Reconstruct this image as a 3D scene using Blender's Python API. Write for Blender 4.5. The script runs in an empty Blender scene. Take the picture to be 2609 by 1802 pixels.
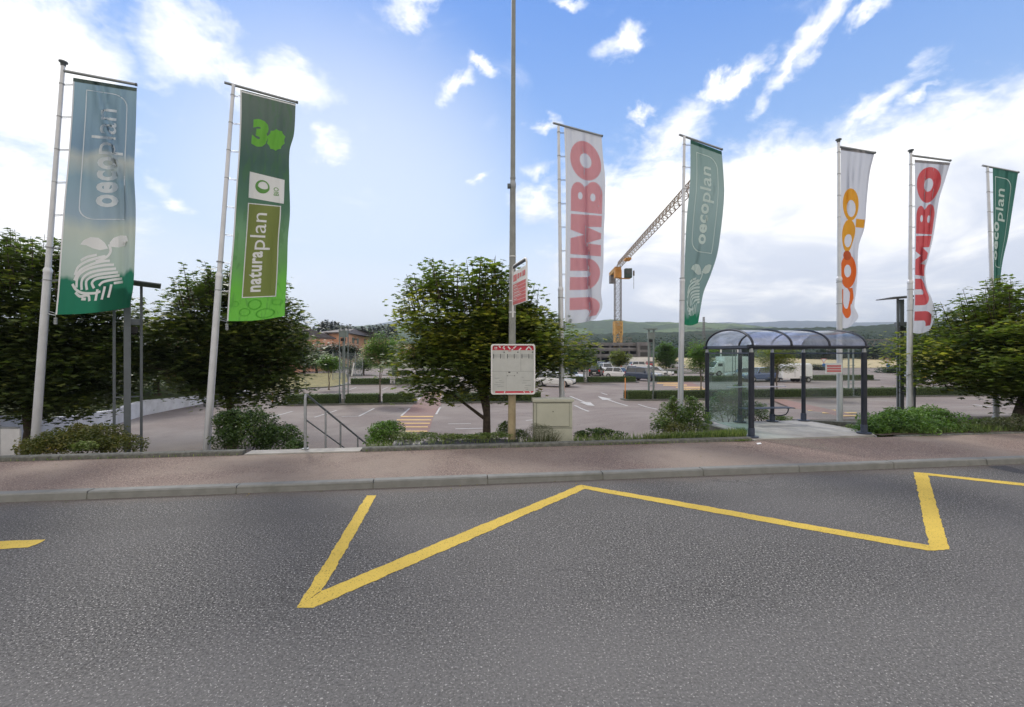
import bpy, bmesh, math, random
import numpy as np
from mathutils import Vector, Matrix
random.seed(7); rng = np.random.default_rng(7)
SC = bpy.context.scene; COL = SC.collection
R = math.radians
# ------------------------------------------------------------------ camera
F_, CX, CY, HC = 1174.0, 1304.5, 901.0, 2.2      # focal length / centre in photo pixels, camera height (m)
cam = bpy.data.cameras.new('camera'); co = bpy.data.objects.new('camera', cam); COL.objects.link(co)
co.location = (0, 0, HC); co.rotation_euler = (R(90), 0, 0)
cam.sensor_width = 36; cam.lens = 36*F_/2609; cam.clip_end = 20000; cam.clip_start = .05
SC.camera = co
# ------------------------------------------------------------------ exposure, sun, sky
SC.view_settings.view_transform = 'Standard'; SC.view_settings.look = 'None'
SC.view_settings.exposure = 0.66; SC.view_settings.gamma = 1
SUN_AZ, SUN_EL = -32.0, 42.0
sl = bpy.data.lights.new('sun', 'SUN'); sl.energy = 1.5; sl.angle = R(10); sl.color = (1, .95, .87)
so = bpy.data.objects.new('sun', sl); COL.objects.link(so)
sd = Vector((math.sin(R(SUN_AZ))*math.cos(R(SUN_EL)), math.cos(R(SUN_AZ))*math.cos(R(SUN_EL)), math.sin(R(SUN_EL))))
so.rotation_euler = sd.to_track_quat('Z', 'Y').to_euler(); so.location = (0, 0, 50)

class NT:
    def __init__(s, tree): s.t = tree; s.n = tree.nodes; s.l = tree.links
    def new(s, typ, **kw):
        n = s.n.new(typ)
        for k, v in kw.items(): setattr(n, k, v)
        return n
    def put(s, sock, v):
        if isinstance(v, bpy.types.NodeSocket): s.l.new(v, sock)
        elif v is not None: sock.default_value = v
    def m(s, op, a, b=None, c=None, clamp=False):
        n = s.new('ShaderNodeMath', operation=op); n.use_clamp = clamp
        for i, v in enumerate((a, b, c)):
            if v is not None: s.put(n.inputs[i], v)
        return n.outputs[0]
    def ss(s, v, a, b, x=0., y=1.):
        n = s.new('ShaderNodeMapRange', interpolation_type='SMOOTHSTEP')
        for i, q in enumerate((v, a, b, x, y)): s.put(n.inputs[i], q)
        return n.outputs[0]
    def noise(s, vec, scale, detail=4, rough=.5, dist=0, col=False):
        n = s.new('ShaderNodeTexNoise')
        if vec is not None: s.put(n.inputs['Vector'], vec)
        n.inputs['Scale'].default_value = scale; n.inputs['Detail'].default_value = detail
        n.inputs['Roughness'].default_value = rough; n.inputs['Distortion'].default_value = dist
        return n.outputs['Color' if col else 'Fac']
    def mix(s, f, a, b, blend='MIX'):
        n = s.new('ShaderNodeMix', data_type='RGBA', blend_type=blend)
        s.put(n.inputs[0], f); s.put(n.inputs[6], a); s.put(n.inputs[7], b)
        return n.outputs[2]
def c4(c): return (c[0], c[1], c[2], 1)

world = bpy.data.worlds.new('World'); SC.world = world; world.use_nodes = True
w = NT(world.node_tree); w.n.clear()
out = w.new('ShaderNodeOutputWorld'); bg = w.new('ShaderNodeBackground'); w.l.new(bg.outputs[0], out.inputs[0])
sky = w.new('ShaderNodeTexSky', sky_type='NISHITA'); sky.sun_disc = False
sky.sun_elevation = R(SUN_EL); sky.sun_rotation = R(SUN_AZ); sky.air_density = 1.0; sky.dust_density = .35; sky.ozone_density = 1.8
tc = w.new('ShaderNodeTexCoord'); D = tc.outputs['Generated']
sx = w.new('ShaderNodeSeparateXYZ'); w.l.new(D, sx.inputs[0])
az = w.m('ARCTAN2', sx.outputs[0], sx.outputs[1]); el = w.m('ARCSINE', sx.outputs[2])
dz = w.m('ADD', w.m('MAXIMUM', sx.outputs[2], 0.), .22)
cv = w.new('ShaderNodeCombineXYZ')
w.put(cv.inputs[0], w.m('DIVIDE', sx.outputs[0], dz)); w.put(cv.inputs[1], w.m('DIVIDE', sx.outputs[1], dz)); w.put(cv.inputs[2], sx.outputs[2])
P = cv.outputs[0]
nb = w.noise(P, 1.5, 6, .6, .3); nf = w.noise(P, 5.5, 8, .62, .5); nd = w.noise(P, 16., 6, .65)
# small directional warp so that nothing is a clean ellipse
azw = w.m('MULTIPLY_ADD', w.m('SUBTRACT', w.noise(D, 9., 5, .6), .5), .15, az)
elw = w.m('MULTIPLY_ADD', w.m('SUBTRACT', w.noise(D, 10.3, 5, .6, .4), .5), .13, el)
def blob(x, y, rx, ry, rot=0, k=1.0):
    # a cloud seen in the direction (x, y), sizes given as it is seen from the road
    a0 = math.atan2(x-1155.5, 1040); hyp = math.hypot(1040, x-1155.5); e0 = math.atan2(798-y, hyp)
    ra = rx/1040*math.cos(a0)**2; re = ry/hyp*math.cos(e0)**2
    u = w.m('SUBTRACT', azw, a0); v = w.m('SUBTRACT', elw, e0); c, s_ = math.cos(R(rot)), math.sin(R(rot))
    uu = w.m('ADD', w.m('MULTIPLY', u, c/ra), w.m('MULTIPLY', v, s_/ra))
    vv = w.m('SUBTRACT', w.m('MULTIPLY', v, c/re), w.m('MULTIPLY', u, s_/re))
    r = w.m('SQRT', w.m('ADD', w.m('MULTIPLY', uu, uu), w.m('MULTIPLY', vv, vv)))
    return w.m('MULTIPLY', w.m('SUBTRACT', 1., r), k)
BL = [(60,170,330,260,0,1.5),(430,90,130,100,20,.9),(520,150,60,60,0,.8),(650,185,120,65,5,.9),(60,480,300,150,0,1.1),(395,440,60,30,0,.6),
      (1850,60,150,45,40,.9),(1775,150,90,26,48,.9),(1650,190,75,26,25,.9),(1960,30,60,22,35,.8),(1960,250,150,36,28,.9),(2070,215,70,20,20,.8),
      (1405,92,55,30,15,.8),(1028,190,42,32,15,.9),(1100,150,34,16,-20,.7),(1220,470,75,50,0,.8),(1205,378,50,25,0,.7),(1455,248,40,20,25,.7),
      (1085,395,42,18,25,.7),(1225,278,40,18,0,.7),(930,10,60,36,0,.7),(1540,300,90,60,20,.8),(1280,10,40,20,0,.6),(745,330,40,26,0,.6),(1470,330,60,26,0,.5)]
acc = None
for b_ in BL:
    o_ = blob(*b_); acc = o_ if acc is None else w.m('MAXIMUM', acc, o_)
# the long bank of cloud over the hills to the right, and unseen cover behind the viewer, thickened to neutralise the light
bank = w.m('MINIMUM', w.m('MULTIPLY', w.m('SUBTRACT', R(22.6), elw), 15.), w.m('MULTIPLY', w.m('SUBTRACT', azw, R(6)), 9.))
bank = w.m('MINIMUM', bank, 1.5)
acc = w.m('MAXIMUM', acc, bank)
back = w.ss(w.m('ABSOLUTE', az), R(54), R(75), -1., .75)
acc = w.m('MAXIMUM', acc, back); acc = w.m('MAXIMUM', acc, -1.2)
dens = w.m('ADD', acc, w.m('MULTIPLY', w.m('SUBTRACT', nb, .5), .9))
dens = w.m('ADD', dens, w.m('MULTIPLY', w.m('SUBTRACT', nf, .5), 1.7))
dens = w.m('ADD', dens, w.m('MULTIPLY', w.m('SUBTRACT', nd, .5), .8))
mask = w.ss(dens, -.22, .95)
wis = w.m('MULTIPLY', w.ss(w.m('ADD', nf, w.m('MULTIPLY', nb, .6)), .92, 1.25), .22)
mask = w.m('MAXIMUM', mask, wis)
# thin high veil: whitening toward the horizon and around the hidden sun
dotv = w.new('ShaderNodeVectorMath', operation='DOT_PRODUCT'); w.l.new(D, dotv.inputs[0])
gd = Vector((math.sin(R(-19)), math.cos(R(-19)), math.tan(R(13)))).normalized(); dotv.inputs[1].default_value = gd
glow = w.ss(dotv.outputs['Value'], math.cos(R(27)), math.cos(R(2)))
veil = w.m('MAXIMUM', w.m('MULTIPLY', glow, .55), w.ss(el, R(25), R(2), 0.0, .88))
shade = w.ss(w.m('ADD', w.m('MULTIPLY', w.noise(P, 1.9, 5, .55, .6), 1.), w.m('MULTIPLY', w.ss(el, R(8), R(24)), .30)), .42, .72)
lsh = w.m('MAXIMUM', shade, w.ss(az, R(8), R(-6)))
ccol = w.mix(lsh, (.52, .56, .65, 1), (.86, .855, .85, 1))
ccol = w.mix(w.ss(w.m('ABSOLUTE', az), R(60), R(90)), ccol, (.84, .76, .66, 1))  # unseen rear clouds tinted warm to cancel the blue cast of the light
S = .115
skyc = w.mix(1., sky.outputs[0], (S*.85, S*.98, S*1.16, 1), 'MULTIPLY')
grad = w.mix(w.ss(el, R(4), R(48)), (.29, .44, .67, 1), (.050, .175, .52, 1))
skyc = w.mix(.86, skyc, grad)
skyc = w.mix(veil, skyc, (.66, .69, .73, 1))
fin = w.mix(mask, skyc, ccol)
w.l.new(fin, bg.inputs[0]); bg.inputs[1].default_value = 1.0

# ------------------------------------------------------------------ coordinates
def W(x, y, Y): return Vector(((x-CX)/F_*Y, Y, HC-(y-CY)/F_*Y))          # photo pixel + true distance
def G(x, y, z): Y = F_*(HC-z)/(y-CY); return Vector(((x-CX)/F_*Y, Y, z)) # photo pixel on a level surface
M_ = .1355; AL = math.atan(M_); UU = Vector((math.cos(AL), math.sin(AL), 0)); NN = Vector((-math.sin(AL), math.cos(AL), 0))
O0 = Vector((0, 7.81, 0))                                                # a point of the kerb line
def ST(s, t, z=0): p = O0+UU*s+NN*t; return Vector((p.x, p.y, z))
def toST(X, Y): d = Vector((X, Y, 0))-O0; return d.dot(UU), d.dot(NN)
def sm(a, b, x): k = min(1, max(0, (x-a)/(b-a))); return k*k*(3-2*k)
LOT = -1.1; TP = 2.43                                                    # lot level, planting kerb offset
def zlot(X, Y):
    s, t = toST(X, Y); return LOT+.95*sm(2.5, 8.5, s)*(1-sm(5, 21, t))
def zbank(X, Y):
    s, t = toST(X, Y); e = t-TP-.18; zl = zlot(X, Y)
    Lb = 1.9+2.6*sm(3, 7, s)
    if e >= Lb: return zl
    return .13+(zl-.13)*(e/Lb if e > 0 else 0)
def rowpt(px, Y0):                                                       # where the sight line at column px meets a planting row
    k = (px-CX)/F_; Y = Y0/(1-M_*k); return k*Y, Y

# ------------------------------------------------------------------ helpers
def tag(o, label=None, cat=None, group=None, kind=None):
    if label: o['label'] = label
    if cat: o['category'] = cat
    if group: o['group'] = group
    if kind: o['kind'] = kind
    return o
def thing(name, loc, label, cat, group=None, rz=0):
    o = bpy.data.objects.new(name, None); COL.objects.link(o); o.location = loc; o.rotation_euler = (0, 0, rz); o.empty_display_size = .2
    return tag(o, label, cat, group)
def origin(o):
    v = Vector((0, 0, 0))
    while o is not None: v += Vector(o.location); o = o.parent
    return v
def link(me, name, mat, parent=None, loc=None, local=False):
    """verts are in world coordinates unless local"""
    o = bpy.data.objects.new(name, me); COL.objects.link(o)
    if mat is not None: me.materials.append(mat)
    if parent is not None:
        o.parent = parent
        if not local: me.transform(Matrix.Translation(-origin(parent)))
    elif loc is not None:
        o.location = loc
        if not local: me.transform(Matrix.Translation(-Vector(loc)))
    return o
class MB:
    def __init__(s): s.v = []; s.f = []; s.sm = []
    def add(s, vs, fs, smooth=False):
        n = len(s.v); s.v += [tuple(v) for v in vs]
        for f in fs: s.f.append(tuple(i+n for i in f)); s.sm.append(smooth)
        return s
    def box(s, c, size, rz=0, ax=None):
        c = Vector(c); hx, hy, hz = [q/2 for q in size]
        if ax is None:
            m = Matrix.Rotation(rz, 3, 'Z'); ax = (m @ Vector((1, 0, 0)), m @ Vector((0, 1, 0)), Vector((0, 0, 1)))
        vs = [c+ax[0]*a*hx+ax[1]*b*hy+ax[2]*d*hz for d in (-1, 1) for b in (-1, 1) for a in (-1, 1)]
        return s.add(vs, [(0, 2, 3, 1), (4, 5, 7, 6), (0, 1, 5, 4), (2, 6, 7, 3), (0, 4, 6, 2), (1, 3, 7, 5)])
    def tube(s, pts, r, n=10, cap=True, smooth=True):
        pts = [Vector(p) for p in pts]; rs = r if isinstance(r, (list, tuple)) else [r]*len(pts)
        rings = []; prev = None
        for i, p in enumerate(pts):
            d = (pts[min(i+1, len(pts)-1)]-pts[max(i-1, 0)]).normalized()
            a = Vector((0, 0, 1)) if abs(d.z) < .9 else Vector((1, 0, 0))
            if prev is not None: a = prev
            x = (a-d*a.dot(d)).normalized(); y = d.cross(x); prev = x
            rings.append([p+(x*math.cos(k*2*math.pi/n)+y*math.sin(k*2*math.pi/n))*rs[i] for k in range(n)])
        vs = [v for rg in rings for v in rg]; fs = []
        for i in range(len(pts)-1):
            for k in range(n): a, b = i*n+k, i*n+(k+1) % n; fs.append((a, b, b+n, a+n))
        s.add(vs, fs, smooth)
        if cap:
            s.add(rings[0], [tuple(range(n))[::-1]]); s.add(rings[-1], [tuple(range(n))])
        return s
    def bar(s, a, b, wd, th=None, up=(0, 0, 1)):
        a = Vector(a); b = Vector(b); d = b-a; L = d.length; d.normalize(); u = Vector(up)
        if abs(d.dot(u)) > .95: u = Vector((0, 1, 0))
        x = d.cross(u).normalized(); z = x.cross(d)
        return s.box((a+b)/2, (L, wd, th or wd), ax=(d, x, z))
    def prism(s, poly, z0, z1):
        n = len(poly); vs = [(p[0], p[1], z0) for p in poly]+[(p[0], p[1], z1) for p in poly]
        fs = [tuple(range(n))[::-1], tuple(range(n, 2*n))]+[(i, (i+1) % n, (i+1) % n+n, i+n) for i in range(n)]
        return s.add(vs, fs)
    def quad(s, *p): return s.add(p, [tuple(range(len(p)))])
    def sphere(s, c, r, seg=12, ring=8, sq=(1, 1, 1)):
        c = Vector(c); vs = []; fs = []
        for i in range(ring+1):
            th = math.pi*i/ring
            for k in range(seg):
                ph = 2*math.pi*k/seg; vs.append(c+Vector((math.sin(th)*math.cos(ph)*r*sq[0], math.sin(th)*math.sin(ph)*r*sq[1], math.cos(th)*r*sq[2])))
        for i in range(ring):
            for k in range(seg): fs.append((i*seg+k, (i+1)*seg+k, (i+1)*seg+(k+1) % seg, i*seg+(k+1) % seg))
        return s.add(vs, fs, True)
    def build(s, name, mat, parent=None, loc=None, bevel=0, local=False):
        me = bpy.data.meshes.new(name); me.from_pydata(s.v, [], s.f)
        if len(s.f): me.polygons.foreach_set('use_smooth', s.sm)
        bm = bmesh.new(); bm.from_mesh(me)
        if bevel:
            bmesh.ops.remove_doubles(bm, verts=bm.verts, dist=1e-5)
            bmesh.ops.bevel(bm, geom=[e for e in bm.edges if e.is_manifold and e.calc_face_angle(0) > .5], offset=bevel, segments=2, profile=.7, affect='EDGES')
        bmesh.ops.recalc_face_normals(bm, faces=bm.faces); bm.to_mesh(me); bm.free()
        if parent is None and loc is None: loc = base_of(me)
        return link(me, name, mat, parent, loc, local)
def base_of(me):
    co_ = np.empty(len(me.vertices)*3, 'f'); me.vertices.foreach_get('co', co_); co_ = co_.reshape(-1, 3)
    a, b = co_.min(0), co_.max(0); return Vector(((a[0]+b[0])/2, (a[1]+b[1])/2, a[2]))
def copy_tree(o, parent=None):
    c = o.copy(); COL.objects.link(c); c.parent = parent
    for ch in list(o.children): copy_tree(ch, c)
    return c

# ------------------------------------------------------------------ materials
def mat(name, col, rough=.6, metal=0, var=.12, vs=3., spec=.4, bump=0, bs=40., dirt=None, ds=1.2):
    m = bpy.data.materials.new(name); m.use_nodes = True; t = NT(m.node_tree); b = t.n['Principled BSDF']
    tcn = t.new('ShaderNodeTexCoord'); O = tcn.outputs['Object']
    n1 = t.noise(O, vs, 5, .6)
    f = t.ss(n1, .3, .7)
    lo = tuple(max(0, q*(1-var)) for q in col); hi = tuple(min(1, q*(1+var)) for q in col)
    cc = t.mix(f, c4(lo), c4(hi))
    if dirt is not None: cc = t.mix(t.ss(t.noise(O, ds, 6, .65), .52, .72, 0, .75), cc, c4(dirt))
    t.put(b.inputs['Base Color'], cc); b.inputs['Roughness'].default_value = rough; b.inputs['Metallic'].default_value = metal
    b.inputs['Specular IOR Level'].default_value = spec
    if bump:
        bn = t.new('ShaderNodeBump'); bn.inputs['Strength'].default_value = bump; bn.inputs['Distance'].default_value = .01
        t.put(bn.inputs['Height'], t.noise(O, bs, 4, .6)); t.put(b.inputs['Normal'], bn.outputs[0])
    return m
def asphalt(name, base, stone, dark, patch, sc=1., coverage=.60, blot=.5, lanes=False, stain=.5):
    m = bpy.data.materials.new(name); m.use_nodes = True; t = NT(m.node_tree); b = t.n['Principled BSDF']
    O = t.new('ShaderNodeTexCoord').outputs['Object']
    g1 = t.noise(O, 44*sc, 2, .75); g2 = t.noise(O, 58*sc, 1, .6)
    big = t.noise(O, .35, 5, .55, .4); mid = t.noise(O, 2.6, 5, .6)
    cc = t.mix(t.ss(g1, .36, .58), c4(dark), c4(base))
    cc = t.mix(t.ss(g2, coverage, coverage+.12, 0, .9), cc, c4(stone))
    cc = t.mix(t.ss(big, .38, .66, 0, blot), cc, c4(patch))
    cc = t.mix(t.ss(mid, .5, .8, 0, .35), cc, c4(tuple(q*.72 for q in base)))
    # spots, drips and hairline cracks
    cc = t.mix(t.ss(t.noise(O, 1.1, 7, .7, .8), .62, .74, 0, stain), cc, c4(tuple(q*.55 for q in base)))
    vo = t.new('ShaderNodeTexVoronoi', feature='DISTANCE_TO_EDGE'); vo.inputs['Scale'].default_value = .33
    wv = t.new('ShaderNodeVectorMath', operation='MULTIPLY_ADD'); t.put(wv.inputs[0], t.noise(O, 1.6, 6, .7, 0, True)); wv.inputs[1].default_value = (1.3, 1.3, 0); t.put(wv.inputs[2], O); t.put(vo.inputs['Vector'], wv.outputs[0])
    ck = t.m('MULTIPLY', t.ss(vo.outputs['Distance'], .006, .0015), t.ss(t.noise(O, .28, 3), .50, .60, 0, .65))
    cc = t.mix(ck, cc, c4(tuple(q*.3 for q in base)))
    if lanes:
        sp = t.new('ShaderNodeSeparateXYZ'); t.l.new(O, sp.inputs[0])
        tt = t.m('ADD', t.m('MULTIPLY', sp.outputs[1], math.cos(AL)), t.m('MULTIPLY', sp.outputs[0], -math.sin(AL)))   # distance across the road
        tt = t.m('SUBTRACT', tt, 7.81*math.cos(AL)); tt = t.m('MULTIPLY_ADD', t.m('SUBTRACT', t.noise(O, .8, 4, .6), .5), .5, tt)
        near = t.ss(tt, -3.6, -4.7)
        cc = t.mix(t.m('MULTIPLY', near, .40), cc, c4(tuple(q*1.35 for q in base)))
        tr_ = t.m('MULTIPLY', t.ss(t.m('ABSOLUTE', t.m('ADD', tt, 1.15)), .45, .1), .22)
        cc = t.mix(tr_, cc, c4(tuple(q*.66 for q in base)))
        gut = t.ss(t.m('ADD', tt, t.m('MULTIPLY', t.noise(O, 3., 5, .7), .5)), -.22, .22, 0, .5)
        cc = t.mix(gut, cc, (.15, .125, .105, 1))
    t.put(b.inputs['Base Color'], cc); b.inputs['Roughness'].default_value = .88; b.inputs['Specular IOR Level'].default_value = .25
    bn = t.new('ShaderNodeBump'); bn.inputs['Strength'].default_value = .6; bn.inputs['Distance'].default_value = .006
    t.put(bn.inputs['Height'], g1); t.put(b.inputs['Normal'], bn.outputs[0])
    return m
def leafmat(name, dark, mid, light, trans=.32, hi=.9, rough=.5):
    m = bpy.data.materials.new(name); m.use_nodes = True; t = NT(m.node_tree); b = t.n['Principled BSDF']; o = t.n['Material Output']
    at = t.new('ShaderNodeAttribute', attribute_name='tint')
    rp = t.new('ShaderNodeValToRGB'); e = rp.color_ramp.elements
    e[0].position = 0; e[0].color = c4(dark); e[1].position = 1; e[1].color = c4(light); q = e.new(.55); q.color = c4(mid)
    t.l.new(at.outputs['Fac'], rp.inputs[0])
    t.l.new(rp.outputs[0], b.inputs['Base Color']); b.inputs['Roughness'].default_value = rough; b.inputs['Specular IOR Level'].default_value = .35
    tr = t.new('ShaderNodeBsdfTranslucent'); t.put(tr.inputs[0], t.mix(1., rp.outputs[0], (1.1, 1.25, .5, 1), 'MULTIPLY'))
    mx = t.new('ShaderNodeMixShader'); mx.inputs[0].default_value = trans
    t.l.new(b.outputs[0], mx.inputs[1]); t.l.new(tr.outputs[0], mx.inputs[2]); t.l.new(mx.outputs[0], o.inputs[0])
    return m
def glassmat(name, col, alpha, rough=.03, dc=(.45, .5, .52), translucent=False):
    m = bpy.data.materials.new(name); m.use_nodes = True; t = NT(m.node_tree); o = t.n['Material Output']
    gl = t.new('ShaderNodeBsdfGlossy'); gl.inputs['Roughness'].default_value = rough; gl.inputs['Color'].default_value = (.9, .95, 1, 1)
    tp = t.new('ShaderNodeBsdfTransparent'); tp.inputs[0].default_value = c4(col)
    df = t.new('ShaderNodeBsdfTranslucent' if translucent else 'ShaderNodeBsdfDiffuse'); df.inputs[0].default_value = c4(dc)
    m1 = t.new('ShaderNodeMixShader'); O = t.new('ShaderNodeTexCoord').outputs['Object']
    t.put(m1.inputs[0], t.ss(t.noise(O, 1.3, 5, .6), .35, .75, alpha*.5, alpha*1.5))
    t.l.new(tp.outputs[0], m1.inputs[1]); t.l.new(df.outputs[0], m1.inputs[2])
    lw = t.new('ShaderNodeLayerWeight'); lw.inputs[0].default_value = .5
    m2 = t.new('ShaderNodeMixShader'); t.put(m2.inputs[0], t.m('MULTIPLY_ADD', t.m('POWER', lw.outputs['Facing'], 4.), .5, .035)); t.l.new(m1.outputs[0], m2.inputs[1]); t.l.new(gl.outputs[0], m2.inputs[2])
    t.l.new(m2.outputs[0], o.inputs[0]); return m
def clothmat(name, stops=None, col=None, trans=.5, blot=0., blotcol=None):
    """flag cloth; stops: colour bands printed down the flag (uv v)"""
    m = bpy.data.materials.new(name); m.use_nodes = True; t = NT(m.node_tree); b = t.n['Principled BSDF']; o = t.n['Material Output']
    uv = t.new('ShaderNodeTexCoord').outputs['UV']
    if stops:
        s_ = t.new('ShaderNodeSeparateXYZ'); t.l.new(uv, s_.inputs[0])
        v = t.m('MULTIPLY_ADD', t.m('SUBTRACT', t.noise(uv, 2.2, 4, .55, .5), .5), .16, s_.outputs[1])
        rp = t.new('ShaderNodeValToRGB'); e = rp.color_ramp.elements
        e[0].position = stops[0][0]; e[0].color = c4(stops[0][1]); e[1].position = stops[-1][0]; e[1].color = c4(stops[-1][1])
        for p, c in stops[1:-1]: q = e.new(p); q.color = c4(c)
        t.put(rp.inputs[0], v); cc = rp.outputs[0]
        if blot: cc = t.mix(t.ss(t.noise(uv, 9, 3, .5, 1.2), .52, .64, 0, blot), cc, c4(blotcol))
    else:
        cc = t.mix(t.noise(uv, 3, 3), c4(tuple(q*.93 for q in col)), c4(tuple(min(1, q*1.05) for q in col)))
    t.put(b.inputs['Base Color'], cc); b.inputs['Roughness'].default_value = .75; b.inputs['Specular IOR Level'].default_value = .2
    tr = t.new('ShaderNodeBsdfTranslucent'); t.put(tr.inputs[0], cc)
    mx = t.new('ShaderNodeMixShader'); mx.inputs[0].default_value = trans
    t.l.new(b.outputs[0], mx.inputs[1]); t.l.new(tr.outputs[0], mx.inputs[2]); t.l.new(mx.outputs[0], o.inputs[0])
    return m

M = {}
M['road'] = asphalt('road_asphalt', (.138, .135, .130), (.58, .56, .53), (.038, .038, .038), (.150, .146, .144), blot=.45, lanes=True, stain=.35)
M['patch'] = asphalt('patch_asphalt', (.075, .077, .083), (.2, .2, .2), (.04, .04, .045), (.08, .08, .085))
M['walk'] = asphalt('pavement_asphalt', (.250, .188, .164), (.52, .45, .38), (.105, .080, .070), (.300, .250, .210), sc=1.0, coverage=.60, blot=.75)
M['lot'] = asphalt('lot_asphalt', (.240, .200, .182), (.34, .30, .27), (.165, .138, .126), (.285, .252, .225), sc=.8, coverage=.64, blot=.8)
M['redpath'] = asphalt('red_path', (.285, .180, .155), (.38, .27, .23), (.21, .13, .115), (.27, .195, .175), blot=.8)
M['kerb'] = mat('kerb_granite', (.215, .22, .21), .85, 0, .10, 5, bump=.15, bs=60, dirt=(.15, .155, .14), ds=1.4)
M['kerb2'] = mat('edging_concrete', (.135, .14, .128), .9, 0, .3, 11, bump=.6, bs=50, dirt=(.08, .085, .07), ds=1.8)
M['concrete'] = mat('concrete', (.38, .37, .35), .9, 0, .14, 2.5, bump=.35, bs=60, dirt=(.25, .24, .22), ds=1.6)
M['wall'] = mat('wall_concrete', (.62, .63, .66), .9, 0, .12, 1.5, bump=.3, bs=30, dirt=(.45, .45, .46), ds=.9)
M['soil'] = mat('soil', (.085, .068, .05), .95, 0, .4, 14, bump=.8, bs=40)
M['grassg'] = mat('meadow', (.10, .12, .045), .95, 0, .35, .6, bump=.8, bs=12, dirt=(.17, .15, .07), ds=.25)
M['dry'] = mat('dry_grass', (.24, .21, .09), .95, 0, .3, 2.5, bump=1, bs=25, dirt=(.12, .14, .05), ds=.9)
M['field'] = mat('field', (.46, .38, .22), .95, 0, .15, .3, dirt=(.36, .32, .18), ds=.12)
def paint(name, col, wear=.45, under=None):
    m = bpy.data.materials.new(name); m.use_nodes = True; t = NT(m.node_tree); b = t.n['Principled BSDF']
    O = t.new('ShaderNodeTexCoord').outputs['Object']
    big = t.ss(t.noise(O, 1.7, 6, .65), .48, .74)
    f = t.m('ADD', t.ss(t.noise(O, 62, 3, .75), t.m('MULTIPLY_ADD', big, -.10, .60), .66, 0, wear), t.m('MULTIPLY', t.ss(t.noise(O, 9, 6, .7), .62, .74, 0, 1.), wear*.8), clamp=True)
    cc = t.mix(t.ss(t.noise(O, 1.2, 4), .3, .7), c4(col), c4(tuple(q*.84 for q in col)))
    cc = t.mix(t.ss(t.noise(O, 30, 3, .7), .5, .8, 0, .5), cc, c4(tuple(q*.7 for q in col)))
    t.put(b.inputs['Base Color'], cc); b.inputs['Roughness'].default_value = .8
    tp = t.new('ShaderNodeBsdfTransparent'); mx = t.new('ShaderNodeMixShader'); t.put(mx.inputs[0], f)
    t.l.new(b.outputs[0], mx.inputs[1]); t.l.new(tp.outputs[0], mx.inputs[2]); t.l.new(mx.outputs[0], t.n['Material Output'].inputs[0])
    return m
M['yellow'] = paint('yellow_paint', (.68, .485, .075), .9)
M['lyellow'] = paint('lot_yellow_paint', (.72, .48, .18), .9)
M['lwhite'] = paint('lot_white_paint', (.55, .54, .52), .9)
M['steel'] = mat('galvanised_steel', (.31, .33, .35), .42, .55, .10, 6)
M['alu'] = mat('flagpole_aluminium', (.58, .60, .64), .38, .45, .06, 4)
M['darkst'] = mat('grey_painted_steel', (.125, .145, .165), .5, .2, .1, 4)
M['navy'] = mat('navy_painted_steel', (.022, .027, .042), .42, .1, .2, 5)
M['navyl'] = mat('faded_navy_steel', (.05, .065, .10), .45, .1, .2, 5)
M['lamp'] = mat('lamp_post_steel', (.27, .28, .27), .6, .2, .1, 5, dirt=(.20, .20, .19), ds=2)
M['lampb'] = mat('lamp_post_base', (.40, .33, .21), .75, .0, .15, 6, dirt=(.30, .22, .12), ds=3)
M['farst'] = mat('green_grey_steel', (.20, .24, .235), .5, .2, .1, 4)
M['black'] = mat('black_rubber', (.018, .018, .02), .7, 0, .2, 8)
M['foil'] = mat('black_foil', (.022, .022, .026), .38, 0, .3, 8, bump=.8, bs=14)
M['cabinet'] = mat('cabinet_paint', (.46, .47, .39), .7, 0, .05, 2.5, bump=.15, bs=90, dirt=(.36, .37, .30), ds=1.6)
M['cabg'] = mat('cabinet_gap', (.16, .165, .14), .8)
M['white'] = mat('white_paint', (.75, .76, .77), .5, 0, .05, 3, dirt=(.6, .6, .58), ds=.8)
M['sheet'] = mat('timetable_sheet', (.50, .52, .51), .35, 0, .05, 5, spec=.6)
M['red'] = mat('sign_red', (.50, .025, .055), .45, 0, .1, 6)
M['redl'] = mat('faded_red', (.62, .16, .17), .5, 0, .1, 6)
M['inkd'] = mat('dark_ink', (.05, .055, .06), .6)
M['inkl'] = mat('pale_ink', (.25, .27, .28), .6)
M['bark'] = mat('bark', (.085, .068, .052), .95, 0, .35, 9, bump=1, bs=30)
M['barkl'] = mat('young_bark', (.17, .14, .11), .9, 0, .3, 12)
M['roofg'] = glassmat('roof_acrylic', (.78, .82, .96), .62, .08, (.86, .88, 1.0), True)
M['glass'] = glassmat('clear_glass', (.93, .97, .96), .05)
M['gglass'] = glassmat('green_glass', (.52, .72, .67), .09)
M['wood'] = mat('weathered_slat', (.52, .50, .56), .6, 0, .2, 5)
M['cgreen'] = mat('dark_green_panel', (.03, .06, .055), .5)
M['pink'] = mat('salmon_render', (.56, .30, .20), .85, 0, .1, .4, dirt=(.45, .25, .18), ds=.2)
M['pinkd'] = mat('salmon_render_side', (.48, .20, .14), .85, 0, .1, .4)
M['broof'] = mat('brown_roof', (.085, .070, .065), .7, 0, .2, 1.5)
M['rooft'] = mat('grey_tiles', (.16, .155, .17), .6, 0, .2, 3)
M['dwin'] = mat('dark_window', (.03, .035, .04), .15, 0, .2, 3, spec=.6)
M['slabg'] = mat('raw_concrete', (.17, .165, .18), .9, 0, .2, .7, dirt=(.12, .115, .13), ds=.5)
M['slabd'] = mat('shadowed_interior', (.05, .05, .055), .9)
M['crany'] = mat('crane_yellow', (.58, .36, .13), .55, 0, .15, 1)
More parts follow.
